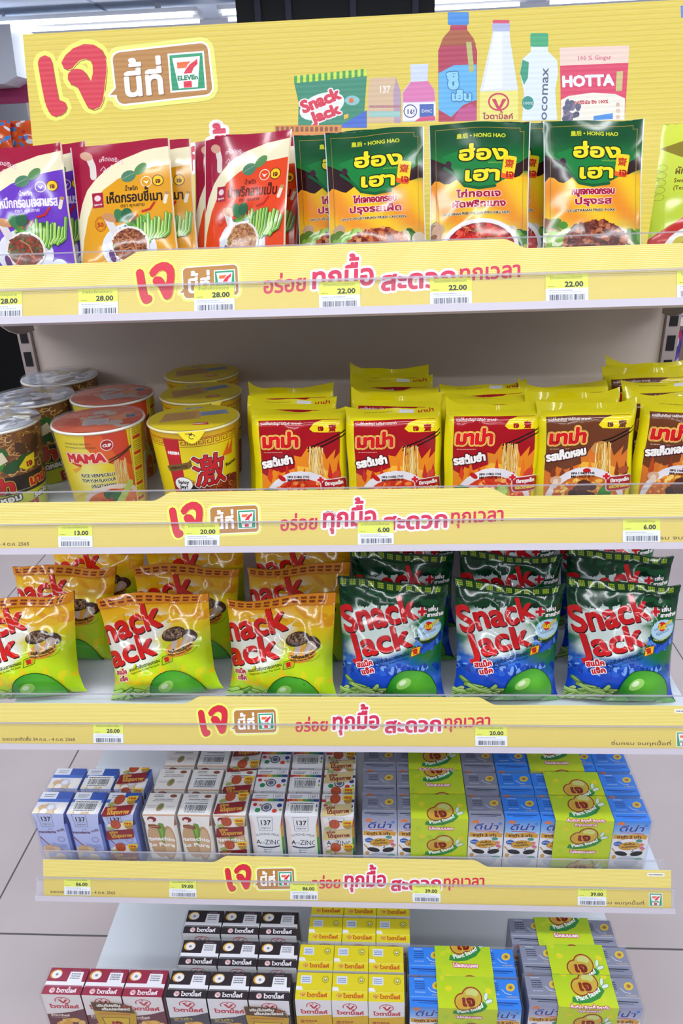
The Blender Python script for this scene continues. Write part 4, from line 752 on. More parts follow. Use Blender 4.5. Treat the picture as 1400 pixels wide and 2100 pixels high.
# ================================================================ room
def simple(fn, m, name):
    b = MB(); b.use(m); fn(b); return b.build(name)
def tile_floor():
    m = bpy.data.materials.new('floor_tiles'); m.use_nodes = True; nt = m.node_tree; b = nt.nodes['Principled BSDF']; N = nt.nodes.new; Lk = nt.links.new
    tc = N('ShaderNodeTexCoord'); sp = N('ShaderNodeSeparateXYZ'); Lk(tc.outputs['Object'], sp.inputs[0]); ms = []
    for k, off in ((0, .76), (1, -.24)):
        a = N('ShaderNodeMath'); a.operation = 'ADD'; a.inputs[1].default_value = off + 57 * .57 * 0; Lk(sp.outputs[k], a.inputs[0])
        d = N('ShaderNodeMath'); d.operation = 'DIVIDE'; d.inputs[1].default_value = .57; Lk(a.outputs[0], d.inputs[0])
        f = N('ShaderNodeMath'); f.operation = 'FRACT'; Lk(d.outputs[0], f.inputs[0])
        s = N('ShaderNodeMath'); s.operation = 'SUBTRACT'; s.inputs[1].default_value = .5; Lk(f.outputs[0], s.inputs[0])
        ab = N('ShaderNodeMath'); ab.operation = 'ABSOLUTE'; Lk(s.outputs[0], ab.inputs[0])
        g = N('ShaderNodeMath'); g.operation = 'GREATER_THAN'; g.inputs[1].default_value = .4965; Lk(ab.outputs[0], g.inputs[0]); ms.append(g)
    mxx = N('ShaderNodeMath'); mxx.operation = 'MAXIMUM'; Lk(ms[0].outputs[0], mxx.inputs[0]); Lk(ms[1].outputs[0], mxx.inputs[1])
    n = N('ShaderNodeTexNoise'); n.inputs['Scale'].default_value = 5; n.inputs['Detail'].default_value = 8; Lk(tc.outputs['Object'], n.inputs[0])
    cr = N('ShaderNodeMix'); cr.data_type = 'RGBA'; cr.inputs['A'].default_value = (*H('#aa9ea0'), 1); cr.inputs['B'].default_value = (*H('#bcb0b0'), 1); Lk(n.outputs['Fac'], cr.inputs['Factor'])
    c2 = N('ShaderNodeMix'); c2.data_type = 'RGBA'; c2.inputs['B'].default_value = (*H('#4a4448'), 1); Lk(mxx.outputs[0], c2.inputs['Factor']); Lk(cr.outputs['Result'], c2.inputs['A']); Lk(c2.outputs['Result'], b.inputs['Base Color'])
    b.inputs['Roughness'].default_value = .38; return m
FL = tile_floor()
structure('floor', simple(lambda b: b.box(-6, 6, -4, 7.05, -.05, 0), FL, 'floor'))
CE = mat('ceiling_paint', .8, '#d8e3f6')
def ceil(b):
    b.box(-6, 6, -4, 7.05, CEIL, CEIL + .05)
structure('ceiling', simple(ceil, CE, 'ceiling'))
for k in range(5): structure('trim_%d' % (k + 1), simple(lambda b: b.box(-.012, .012, -4, 7, CEIL - .006, CEIL + .01), mat('ceiling_joint', .7, '#a8b4c8'), 'trim'), (-4.4 + k * 2.2, 0, 0))
structure('wall_back', simple(lambda b: b.box(-6, 6, 7, 7.1, 0, CEIL), mat('wall_paint', .7, '#dfe3ea'), 'wall_back'))
structure('wall_left', simple(lambda b: b.box(-6.1, -6, -4, 7, 0, CEIL), MATS['wall_paint'], 'wall_left'))
structure('wall_right', simple(lambda b: b.box(6, 6.1, -4, 7, 0, CEIL), MATS['wall_paint'], 'wall_right'))
TUBE = mat('lit_tube', .5, '#ffffff', emit='#f2f8ff', estr=9)
fxm = simple(lambda b: (b.box(-1.22, 1.22, -.1, .1, -.11, -.06), b.box(-.9, -.86, -.02, .02, -.06, 0), b.box(.86, .9, -.02, .02, -.06, 0), b.box(-1.22, 1.22, -.13, -.1, -.09, -.06), b.box(-1.22, 1.22, .1, .13, -.09, -.06)), mat('fixture_white', .4, '#e8ecf2'), 'housing')
tbm = simple(lambda b: b.lathe([(.001, -1.18), (.014, -1.18), (.014, 1.18), (.001, 1.18)], 12), TUBE, 'tube')
rows = ['farthest behind the viewer', 'directly behind the viewer', 'just above the front of the display', 'over the aisle behind the display', 'over the far aisle', 'nearest the far wall']; cols = ['left', 'middle', 'right']
for i, (fy, fw) in enumerate(FIXTURES):
    for k, fx in enumerate((-2.6, 0, 2.6)):
        t = thing('ceiling_light', 'white ceiling strip light, %s of the row %s' % (cols[k], rows[i]), 'ceiling light', (fx, fy, CEIL - FZ), group='ceiling strip lights')
        part('housing', fxm, t)
        for s in (-.045, .045):
            o = part('tube', tbm, t, loc=(0, s * 2.8, -.115)); o.rotation_euler = (0, PI / 2, 0)
# ---- far things
ac = thing('air_conditioner', 'white ceiling-hung air conditioner at the far left behind the header board', 'air conditioner', (-3.45, 6.25, .80))
part('casing', simple(lambda b: b.prism([(-.62, .05), (-.5, 0), (.5, 0), (.62, .05), (.64, .40), (-.64, .40)], -.35, .35), mat('ac_white', .35, '#dfe4ee'), 'casing'), ac)
part('air_louvre', simple(lambda b: [b.box(-.5, .5, -.37, -.35, .20 + k * .05, .235 + k * .05) for k in range(3)], mat('ac_louvre', .4, '#4c5c78'), 'air_louvre'), ac, 'grey louvre slots')
[part('hanger_rod', simple(lambda b: b.box(x - .01, x + .01, -.01, .01, .4, .55), MATS['ac_white'], 'hanger_rod'), ac) for x in (-.45, .45)]
t = thing('wall_sign_band', 'plain magenta fascia band over the far left rack', 'sign', (-3.6, 6.2, .69)); part('band', simple(lambda b: b.box(-1.3, .82, -.02, .02, 0, .14), mat('magenta_board', .5, '#a8306a'), 'band'), t); [part('post', simple(lambda b: b.box(x - .02, x + .02, -.02, .02, -2.04, 0), METAL, 'post'), t) for x in (-1.2, .7)]
rk = thing('display_rack', 'grey shelving rack at the far left with orange bags on top', 'rack', (-3.6, 5.9, -FZ))
part('rack_body', simple(lambda b: (b.box(-1.2, .85, -.25, .25, 0, 1.6), b.box(-1.22, .87, -.3, .27, 1.6, 1.65)), mat('rack_grey', .5, '#8d8f98'), 'rack_body'), rk)
def soft_pack(cols, Wd, Ht, T, seed):
    rn = random.Random(seed); a = Art(100, 100, cols[0])
    for k in range(26): a.ell(rn.uniform(0, 100), rn.uniform(0, 100), rn.uniform(5, 16), rn.uniform(4, 10), rn.choice(cols[1:]), 10, rn.uniform(0, 180))
    b = MB(); b.use(FILM); f = lambda u, v: (Wd * (u - .5) * (1 - .1 * math.sin(PI * v)), -T * max(0, math.sin(PI * u)) ** .6 * max(0, math.sin(PI * v)) ** .6, Ht * v)
    bake(b, a, Surf(f, 10, 10)); bake(b, Art(1, 1, cols[0]), Surf(lambda u, v: (lambda p: (p[0], -p[1], p[2]))(f(1 - u, v)), 10, 10)); return b.build('soft_pack')
OB = [soft_pack(['#e8581c', '#f2eef0', '#4a8ad8', '#f07a3a', '#c8301c'], .30, .24, .06, s) for s in (1, 2)]
for k, (x, dz, dy) in enumerate(((-3.95, 0, 0), (-3.66, 0, 0), (-3.36, 0, 0), (-3.06, 0, 0), (-2.83, 0, .1))):
    o = thing('refill_bag', 'orange and white refill bag on the far left rack, ' + ['leftmost', 'second from left', 'third from left', 'second from right', 'rightmost'][k] + ' of its row', 'bag', (x, 5.75 + dy, .30 + dz), (-.2, 0, .1 * (k % 2)), 'orange refill bags on the far rack', OB[k % 2]); rest(o, .30)
ck = thing('drinks_cooler', 'tall black drinks cooler standing behind the display at the left', 'cooler', (-2.45, 3.5, -FZ))
part('cabinet', simple(lambda b: b.box(-.85, .85, -.3, .4, .06, 1.42), DARKM, 'cabinet'), ck); part('foot_rail', simple(lambda b: b.box(-.8, .8, -.25, .35, 0, .06), DARKM, 'foot_rail'), ck)
[part('door_frame', simple(lambda b: b.box(x, x + .04, -.33, -.3, .12, 1.4), mat('black_trim', .3, '#1c1c26'), 'door_frame'), ck) for x in (-.84, -.02, .8)]
sc = thing('overhead_screen', 'wide black screen panel hanging from the ceiling above the header board', 'screen', (-.23, 5, .95))
part('panel', simple(lambda b: b.box(-.645, .645, -.05, .05, 0, .36), DARKM, 'panel'), sc); [part('frame_bar', simple(lambda b: b.box(x - .02, x + .02, -.075, -.05, 0, .36), mat('dark_bar', .5, '#1c1c2c', spec=.2), 'frame_bar'), sc) for x in (-.5, -.3, .12, .52)]
[part('hanger_rod', simple(lambda b: b.box(x - .015, x + .015, -.015, .015, .36, .40), DARKM, 'hanger_rod'), sc) for x in (-.5, .5)]
rr = thing('display_rack', 'white shelving rack at the right edge stacked with purple refill packs', 'rack', (1.85, 2.75, -FZ))
part('rack_body', simple(lambda b: (b.box(-.62, .9, .28, .3, 0, 1.5), [b.box(-.62, .9, -.15, .3, z, z + .02) for z in (.1, .40, .72, 1.06)]), METAL, 'rack_body'), rr)
PB = [soft_pack(c, .17, .26, .04, s) for s, c in enumerate((['#d8dce6', '#6a3aa0', '#3a9a4a', '#4aa0d8', '#f0f0f4'], ['#4a3a9a', '#e4e6f0', '#d83a6a', '#3a7ad8', '#7a4ab0'], ['#e6e8f0', '#5a3a90', '#3ab0d8', '#8a5ac0', '#c83a4a']))]
sh = ['lowest', 'second', 'third']
for r, z in enumerate((.12, .42, .74)):
    for k in range(5): thing('refill_pack', 'purple and white refill pack, %s shelf of right-hand rack, %s from left' % (sh[r], ['first', 'second', 'third', 'fourth', 'fifth'][k]), 'pack', (1.33 + k * .19, 2.70, z - FZ + .002), (0, 0, 0), 'purple refill packs on the right rack', PB[(k + r) % 3])
# ================================================================ the gondola
SHZ = [-.112, -.3634, -.6435, -.925]; SURF = [z + .0205 for z in SHZ]; BASEZ = -1.215; TILT = math.radians(24); SOFF = [.0015, -.0025, -.0046, .0087]
g = thing('shelving_frame', 'white steel shop shelving frame carrying the four shelves', 'shelving', (0, .335, -FZ))
part('back_panel', simple(lambda b: b.box(-.4505, .4505, .012, .03, .08, 1.315), METAL, 'back_panel'), g, 'beige grey back panel')
SLOT = mat('slot_dark', .6, '#0c0810')
for s in (-1, 1):
    u = part('upright', simple(lambda b: b.box(s * .4605 - .0095, s * .4605 + .0095, .004, .045, 0, 1.312), mat('upright_grey', .4, '#b3a5a2'), 'upright'), g)
    part('slot_row', simple(lambda b: [b.box(s * .4605 - .0055, s * .4605 + .0055, .003, .0042, z, z + .021) for z in [.2 + .034 * k for k in range(32)]], SLOT, 'slot_row'), u, 'dark slots')
part('base_deck', simple(lambda b: (b.box(-.442, .442, -.445, .012, 1.117, 1.135) if False else b.box(-.445, .445, -.495, .0, .117, .135)), WHITEM, 'base_deck'), g, 'white base deck')
part('plinth', simple(lambda b: b.box(-.44, .44, -.47, -.0, 0, .117), METAL, 'plinth'), g)
strip_mesh = None
def top_of(x, cx):
    d = abs(x - cx - .5); return SH + SB * (0 if d > 196 else 1 if d < 172 else (lambda t: t * t * (3 - 2 * t))((196 - d) / 24))
def make_strip():
    w = 884.; cx = w / 2; a = strip_art(w); b = MB(); b.use(CARD)
    br = [0] + sorted([cx + .5 + s * q for s in (-1, 1) for q in (172, 175, 178, 181, 184, 187, 190, 193, 196)]) + [w]
    bot = H('#e4cd62')
    for x0, x1 in zip(br, br[1:]):
        P = lambda x, y, d: ((x - cx) / 1000, d, y / 1000); t0, t1 = top_of(x0, cx), top_of(x1, cx)
        b.quad([P(x0, 0, 0), P(x1, 0, 0), P(x1, t1, 0), P(x0, t0, 0)], bot); b.quad([P(x1, 0, .0007), P(x0, 0, .0007), P(x0, t0, .0007), P(x1, t1, .0007)], H('#f0ece0')); b.quad([P(x0, t0, 0), P(x1, t1, 0), P(x1, t1, .0007), P(x0, t0, .0007)], H('#f0e8c8'))
    nl = []
    for polys, col, lv in a.L:
        o = []
        for p in polys:
            if max(q[1] for q in p) <= SH: o.append(p); continue
            for h in cut([p], lambda z: z[0], br[1:-1]):
                m = sum(q[0] for q in h) / len(h)
                k = min(max(bisect_right(br, m) - 1, 0), len(br) - 2); x0, x1 = br[k], br[k + 1]; t0, t1 = top_of(x0, cx), top_of(x1, cx); f = lambda z: z[1] - (t0 + (t1 - t0) * (z[0] - x0) / (x1 - x0))
                o += [e for e in cut([h], f, (0,)) if f((sum(q[0] for q in e) / len(e), sum(q[1] for q in e) / len(e))) < 0]
        nl.append((o, col, lv))
    a.L = nl; a.bg = None; bake(b, a, flat((-w / 2000, 0, 0), (1, 0, 0), (0, 0, 1), w / 1000, (SH + SB) / 1000), normals=False); return b.build('promo_strip')
strip_mesh = make_strip()
R24 = Matrix.Rotation(-TILT, 4, 'X')
deck = simple(lambda b: (b.box(-.442, .442, .016, .338, .003, .0205), b.box(-.4505, .4505, .012, .018, -.004, .0205)), WHITEM, 'deck')
def rail(b):
    b.box(-.449, .449, .0009, .0024, -.004, .029, M=R24); b.box(-.449, .449, -.006, .0009, -.004, -.001, M=R24); b.box(-.449, .449, -.006, -.0045, -.001, .0032, M=R24)
rail_m = simple(rail, mat('rail_white', .35, '#cbc3ce'), 'price_rail')
cov_m = simple(lambda b: (b.box(-.449, .449, -.0046, -.0036, .0032, .0285, M=R24)), CLEAR, 'clear_cover')
lip_m = simple(lambda b: (b.box(-.449, .449, -.0052, -.0032, .0285, .0303, M=R24)), clear('clear_lip', .3, .1, tint='#e8e4ec'), 'cover_lip')
ris_m = simple(lambda b: (b.box(-.44, .44, .0272, .0286, .0205, .0585)), CLEAR, 'front_riser')
rl2_m = simple(lambda b: (b.box(-.44, .44, .0270, .0288, .0585, .0598)), MATS['clear_lip'], 'riser_edge')
def brk(s):
    pts = [(.311, .0)]
    for k in range(9): a = k / 8 * PI / 2; pts.append((.311 - .10 * (1 - math.cos(PI / 2 - a)) - .0, -.062 + .062 * math.sin(PI / 2 - a) - .0)) if False else None
    P = [(.02, .0), (.3385, .0), (.3385, -.068), (.325, -.068)] + [(.325 - .10 * math.sin(a) - .0, -.068 + .066 * (1 - math.cos(a))) for a in [k / 8 * PI / 2 for k in range(1, 9)]] + [(.02, -.004)]
    b = MB(); b.use(MATS['upright_grey']); x0 = s * .444; n = len(P)
    A = [(x0 - .0015, y, z) for y, z in P]; B = [(x0 + .0015, y, z) for y, z in P]; b.quad(A, (1, 1, 1)); b.quad(B[::-1], (1, 1, 1))
    for i in range(n): j = (i + 1) % n; b.quad([A[j], A[i], B[i], B[j]], (1, 1, 1))
    return b.build('bracket')
BR = [brk(-1), brk(1)]
sn = ['top', 'second', 'third', 'fourth']; car = ['holding seasoning pouches', 'holding noodle cups and noodle packs', 'holding snack bags', 'holding small milk cartons']
for i in range(4):
    s = thing('shelf', 'white steel shelf %s, the %s shelf down' % (car[i], sn[i]), 'shelf', (0, 0, SHZ[i]), group='white steel shelves')
    part('deck', deck, s); rl = part('price_rail', rail_m, s); part('clear_cover', cov_m, rl, 'clear plastic price channel'); part('cover_lip', lip_m, rl)
    rs = part('front_riser', ris_m, s, 'clear plastic front riser'); part('riser_edge', rl2_m, rs)
    for k in (0, 1): part('bracket', BR[k], s)
    thing('promo_strip', 'yellow card strip with red lettering along the front of the %s shelf down' % sn[i], 'sign strip', (SOFF[i] * .4, -.0008, SHZ[i] + .0012), (-TILT, 0, 0), 'yellow promotion strips', strip_mesh)
def tag_mesh(price, seed):
    b = MB(); b.use(PAPER); b.box(-.0195, .0195, .00008, .0004, 0, .025, H('#f4f4f8')); bake(b, tag_art(price, seed), flat((-.0195, 0, 0), (1, 0, 0), (0, 0, 1), .039, .025), normals=False); return b.build('price_tag')
TM = {p: tag_mesh(p, k * 5 + 1) for k, p in enumerate((28, 22, 13, 20, 6, 86, 59, 39))}
TAGS = [(0, -.3085, 28, 'below the purple pouches'), (0, -.2135, 28, 'below the mustard pouches'), (0, -.10, 28, 'below the orange pouches'), (0, .02, 22, 'below the first green meal pouch'), (0, .1245, 22, 'below the chilli paste meal pouch'), (0, .2315, 22, 'below the fried pork meal pouch'), (0, .3505, 22, 'below the lime pickle pouch'),
        (1, -.284, 13, 'below the vermicelli cups'), (1, -.141, 20, 'below the yellow ramen cups'), (1, .05, 6, 'below the red noodle packs'), (1, .332, 6, 'below the brown noodle packs'), (2, -.2945, 20, 'below the yellow snack bags'), (2, .1875, 20, 'below the green snack bags'),
        (3, -.388, 86, 'below the lavender cartons'), (3, -.234, 59, 'below the pistachio cartons'), (3, -.0605, 86, 'below the rainbow almond cartons'), (3, .1115, 39, 'below the grey sesame cartons'), (3, .3385, 39, 'below the blue sesame cartons')]
for i, x, p, wh in TAGS:
    d = Vector((x, -.0019, .0034)); d = R24 @ d
    thing('price_tag', 'yellow and white %d.00 price tag in the rail %s' % (p, wh), 'price tag', (d.x, d.y, d.z + SHZ[i]), (-TILT, 0, 0), 'price tags in the shelf rails', TM[p])
# header board
hb = MB(); hb.use(mat('corrugated_card', .38, bump=.14, bscale=1, coat=.15)); n_ = len(hb.v)
ha = header_art(); LN = math.hypot(1, .25); hs = flat((0, 0, 0), (1, 0, 0), (0, .25 / LN, 1 / LN), (HW + 12) / 1000, HH / 1000)
Mh = Matrix.Rotation(-math.atan(.25), 4, 'X')
hb.box(.018, (HW + 12) / 1000, .0006, .007, -.039, HH / 1000, H('#e6c860'), M=Mh); hb.quad([tuple(Mh @ Vector(p)) for p in ((.018, 0, -.039), (.874, 0, -.039), (.874, 0, 0), (.018, 0, 0))], H('#e3ca44'))
ha.L.insert(0, ([[(18, 0), (HW + 12, 0), (HW + 12, HH), (18, HH)]], H('#e3ca44'), -3)); ha.bg = None; bake(hb, ha, hs, normals=False)
thing('header_board', 'large yellow corrugated header board with red letters and printed bottles', 'sign board', (-.40, .285, -.05), mesh=hb.build('header_board'))
# corrugation runs across the board
_m = MATS['corrugated_card'].node_tree
for n in _m.nodes:
    if n.type == 'BUMP': _b = n
_w = _m.nodes.new('ShaderNodeTexWave'); _w.bands_direction = 'Z'; _w.inputs['Scale'].default_value = 55; _w.inputs['Distortion'].default_value = .4; _c = _m.nodes.new('ShaderNodeTexCoord'); _m.links.new(_c.outputs['Object'], _w.inputs[0]); _m.links.new(_w.outputs['Fac'], _b.inputs['Height']); _b.inputs['Distance'].default_value = .0012
# ================================================================ goods
def nz(x, y, s): return noise.noise(Vector((x, y, s * 3.7)))
def ridge(x, y, s): return (1 - abs(nz(x, y, s)) * 2.2)
def pw(x, e): return max(0., x) ** e
def bag(art, Wm, Hm, shape, back, mt, nu=22, nv=26):
    b = MB(); b.use(mt); F = lambda u, v: shape(u, v, 1); B = lambda u, v: shape(1 - u, v, -1)
    bake(b, art, Surf(F, nu, nv)); bake(b, Art(10, 10, back), Surf(B, 12, 14)); return b
def snack_shape(W, Ht, T, s):
    def f(u, v, sd):
        fu = pw(1 - abs(2 * u - 1) ** 2.3, .6); gg = min(1, v / .2) ** .5 * pw(min(1, (1 - v) / .55), .8); d = T * fu * gg
        x = W * (u - .5) * (1 - .09 * gg + .03 * (1 - min(1, v / .2))); e = fu * min(1, 4 * v, 4 * (1 - v))
        if sd > 0: d += e * (.0058 * ridge(u * 2.4, v * 2.8 + (u - .5) * 2, s) + .002 * nz(u * 5, v * 5, s + 1) - .0022) + .012 * max(0, v - .62) * ridge(u * 3.5, v * 1.6, s + 2) * fu
        y = (-d if sd > 0 else d * .85) + .016 * nz(u * 2.4, 0, s + 3) * v ** 4
        return (x, y, Ht * v + .016 * nz(u * 1.7, 1.7, s * 1.3 + 4) * v ** 5 + .004 * abs(2 * u - 1) ** 3 * v ** 5)
    return f
def seal_mesh(green, sh, Ht):
    a = seal_art(green); b = MB(); b.use(FILM); v0 = 1 - (.0115 if not green else .0085) / Ht; s0 = sh
    def P(u, v):
        vv = v0 + (1 - v0) * v; p = s0(u, min(vv, 1), 1); return (p[0] * 1.005, p[1] - .0022 - .0014 * math.sin(u * 17) * (1 - v), p[2] + .0012)
    sf = Surf(P, 26, 2); bake(b, a, sf); c = H('#123c1c') if green else H('#d8801a'); N = 52
    for k in range(N):                                                 # pinked edge
        u0, u1 = k / N, (k + 1) / N; q0, q1, qm = P(u0, 0), P(u1, 0), P((u0 + u1) / 2, 0); b.face([b.vert((qm[0], qm[1] - .0002, qm[2] - .0018), c), b.vert(q1, c), b.vert(q0, c)])
    bk = Surf(lambda u, v: (lambda p: (p[0], p[1] + .0045, p[2]))(P(1 - u, v)), 12, 2); bake(b, Art(10, 10, '#b06a14' if not green else '#0e3018'), bk)
    tp = Surf(lambda u, v: (lambda p: (p[0], p[1] + .0045 * v, p[2]))(P(u, 1)), 12, 1); bake(b, Art(10, 10, '#c87a1c' if not green else '#1c4a24'), tp); return b.build('top_seal')
SNK = {}
for gk in (False, True):
    ar = snack_art(gk)
    for s in range(3):
        Wm, Hm = (.140, .151) if gk else (.150, .134); f = snack_shape(Wm, Hm, .027, s + (5 if gk else 1))
        SNK[gk, s] = (bag(ar, Wm, Hm, f, '#c89a6a' if not gk else '#1c4aa8', FILM).build('bag_body'), seal_mesh(gk, f, Hm))
ROWN = ['front', 'middle', 'rear']; S3 = SURF[2]
SN = [(False, 0, -.421, .066, 22, -3, 4), (False, 0, -.233, .066, 22, -6, 2), (False, 0, -.079, .066, 21, -1.5, -5), (True, 0, .066, .066, 15, 1, 0), (True, 0, .2115, .064, 15, 3, 4), (True, 0, .356, .066, 15, 0, -2),
      (False, 1, -.408, .154, 20, 3, 0), (False, 1, -.222, .154, 19, 1, 5), (False, 1, -.066, .154, 19, 0, -4), (True, 1, .084, .152, 11, -1, 0), (True, 1, .2265, .152, 12, 2, 2), (True, 1, .370, .152, 10, 1, -3),
      (False, 2, -.384, .24, 12, 2, -4), (False, 2, -.222, .238, 12, -2, 4), (False, 2, -.066, .238, 12, 1, 0), (True, 2, .094, .238, 9, 0, 0), (True, 2, .2365, .238, 9, 2, 0), (True, 2, .384, .238, 9, -1, 0)]
place = ['left', 'centre', 'right']
for k, (gk, row, x, y, ln, ro, ya) in enumerate(SN):
    m = SNK[gk, k % 3]; t = thing('snack_bag', '%s pea snack bag, %s of three in the %s row' % ('dark green and blue' if gk else 'orange and lime mushroom', place[k % 3], ROWN[row]), 'snack bag', (x, y, S3 + .0005), (-math.radians(ln), math.radians(ro), math.radians(ya)), 'green snack bags' if gk else 'yellow snack bags')
    part('bag_body', m[0], t); part('top_seal', m[1], t, 'dark green seal with yellow dashes' if gk else 'orange seal with brown print'); rest(t, S3)
# noodle packs
def noodle_shape(s, W=.103, Ht=.112, T=.0135):
    def f(u, v, sd):
        fu = pw(1 - abs(2 * u - 1) ** 7, .5); gg = pw(1 - abs(2 * v - 1) ** 7, .5); d = T * fu * gg; e = fu * gg
        if sd > 0: d += e * (.0017 * ridge(u * 2.6 + v, v * 3 - u, s) + .001 * nz(u * 7, v * 7, s) - .001)
        return (W * (u - .5) * (1 + .012 * math.sin(v * 9 + s)), (-d if sd > 0 else d) + .002 * nz(u * 2, v * 2, s + 5), Ht * v + .002 * nz(u * 2, v, s + 9) * v)
    return f
FA = [1.15, .75, .35]
def fin_mesh(s, sh, Ht, flare):
    b = MB(); b.use(FILM); rn = random.Random(s); tw = rn.uniform(-.6, .6)
    def P(u, v):
        p = sh(u, 1, 1); q = abs(2 * u - 1); return (p[0] * (1 + .01 * v), p[1] + v * (.003 * math.sin(u * 7 + s) + .0085 * math.sin(FA[s % 3]) + flare * .004 * (2 * u - 1)) , p[2] - .001 + v * (.0075 * math.cos(FA[s % 3]) + .0025 * nz(u * 3, 0, s) + (.010 if flare else .004) * q ** 5 * (1 if (u < .5 or not flare) else .4)))
    for off, cl in ((0, '#ecdc14'), (.0006, '#dcc81c')):
        g = Art(103, 10, cl)
        if off == 0 and s % 3 == 1: g.rect(58, 2, 74, 8, '#e8e6ea'); g.text('มาม่า', 78, 2.5, 7, '#c8241c', width=18, bold=.6, n=1); g.scribble(20, 4, 30, '#9a8c2a', 1.2, seed=s)
        sf = Surf((lambda u, v: P(u, v)) if off == 0 else (lambda u, v: (lambda p: (p[0], p[1] + off, p[2]))(P(1 - u, v))), 18, 2); bake(b, g, sf)
    return b.build('top_seal')
ND = {}
for rk_ in (True, False):
    for s in range(3):
        f = noodle_shape(s + (0 if rk_ else 4)); ND[rk_, s] = (bag(noodle_art(rk_, s + 2), .103, .112, f, '#e0cc1c', FILM, 18, 20).build('pack_body'), fin_mesh(s + (0 if rk_ else 7), f, .112, s == 2))
S2 = SURF[1]; oc = ['first', 'second', 'third', 'fourth', 'fifth']
NC = [(True, -.033, [.047, .090, .133], 6), (True, .072, [.047, .090, .130, .180, .222], 4), (True, .177, [.047, .093, .135], 3), (False, .2775, [.047, .091, .135], 0), (False, .381, [.047, .090, .130, .194, .234], -6)]
for c, (rk_, x, ys, ya) in enumerate(NC):
    for k, y in enumerate(ys):
        sv = (c + k) % 3 if k else (2 if c == 2 else c % 2); m = ND[rk_, sv]; rn = random.Random(c * 10 + k)
        lb = '%s noodle pack, %s column of noodle packs, %s' % ('red' if rk_ else 'brown', oc[c], 'at its front' if k == 0 else ['', 'second', 'third', 'fourth', 'fifth'][k] + ' from the front')
        dx = 0 if k == 0 else rn.uniform(-.006, .006) - (.01 * k if c < 1 else 0) + (.012 * k / 3 if c > 3 else 0)
        t = thing('noodle_pack', lb, 'noodle pack', (x + dx, y, S2 + .0008), (-math.radians(4 + rn.uniform(0, 2)), math.radians(rn.uniform(-2, 2)), math.radians(ya if k == 0 else rn.uniform(-2, 2))), 'red noodle packs' if rk_ else 'brown noodle packs')
        part('pack_body', m[0], t); part('top_seal', m[1], t, 'yellow crimped top seal'); rest(t, S2)
# cups
def cup_mesh(art, r0, r1, h):
    b = MB(); b.use(CUPM); bake(b, art, Surf(lambda u, v: ((r0 + (r1 - r0) * v) * math.sin((u - .5) * 2 * PI), -(r0 + (r1 - r0) * v) * math.cos((u - .5) * 2 * PI), h * v), 56, 2)); b.lathe([(.0005, .001), (r0, .001)], 40, H('#d8d4cc')); return b.build('cup_body')
def lid_mesh(art, r, h, mt):
    b = MB(); b.use(mt); c = H('#c8c4c8'); b.lathe([(r - .001, h), (.0004, h + .0008)], 48, c)
    sf = flat((-.052, -.052, h + .0008), (1, 0, 0), (0, 1, 0), .104, .104); bake(b, art, sf, normals=False)
    return b.build('lid')
def rim_mesh(r, h, col='#ece6dc'):
    b = MB(); b.use(CUPM); b.smooth = True; b.lathe([(r + .0016 * math.cos(t), h - .001 + .0016 * math.sin(t)) for t in [k / 10 * 2 * PI for k in range(11)]], 48, H(col)); return b.build('rim')
LIDM = mat('lid_film', .13, bump=1.0, bscale=26, coat=.3, detail=2, ridge=True, bdist=.0025); LIDR = mat('lid_paper', .35, bump=.15, bscale=20)
def tab_mesh(r, h):
    b = MB(); b.use(CUPM); a = Art(30, 14, None); a.poly([(0, 14), (30, 14), (23, 5), (17, 1), (13, 1), (7, 5)], '#ecd81c'); a.ring(15, 8.5, 3, 2.4, .7, '#2a2410', 14, 0, 300); a.poly([(11.5, 11), (15.5, 13), (15, 9.5)], '#2a2410'); a.text('NISSIN', 8, 10.6, 3.4, '#b8241c', width=5, n=1)
    bake(b, a, Surf(lambda u, v: (.03 * (u - .5), -(r + .004 + .004 * (1 - v)) * math.cos((u - .5) * .55) , h + .001 - .013 * (1 - v)), 6, 3), lift=.0003); return b.build('pull_tab')
film_sh = lambda r0, r1, h: (lambda b: (b.use(WRAP), setattr(b, 'smooth', True), b.lathe([(r0 + .0012, .002), (r1 + .0012, h * .9), (r1 + .0021, h - .001), (r1 + .001, h + .003), (.0004, h + .0045)], 40), b.build('shrink_film'))[-1])(MB())
h_, r0_, r1_ = .106, .0405, .0505
CUPS = {'vermicelli': (cup_mesh(cup_mama(), r0_, r1_, h_), lid_mesh(lid_art('#cc5a34', 'mama', 3), r1_, h_, LIDM), rim_mesh(r1_, h_), True), 'ramen': (cup_mesh(cup_ramen(), r0_ + .001, r1_, h_), lid_mesh(lid_art('#dcc41c', 'ramen'), r1_, h_, LIDR), rim_mesh(r1_, h_, '#e6d8a0'), False),
        'mush': (cup_mesh(cup_dark('รสเห็ดหอม'), r0_, r1_, h_), lid_mesh(lid_art('#b8bcc8', 'dark', 5), r1_, h_, LIDM), rim_mesh(r1_, h_), True), 'tofu': (cup_mesh(cup_dark('รสเต้าหู้เห็ดหอม'), r0_, r1_, h_), lid_mesh(lid_art('#a8a8b4', 'dark', 8), r1_, h_, LIDM), rim_mesh(r1_, h_), True)}
TAB = tab_mesh(r1_, h_); FS = film_sh(r0_, r1_, h_)
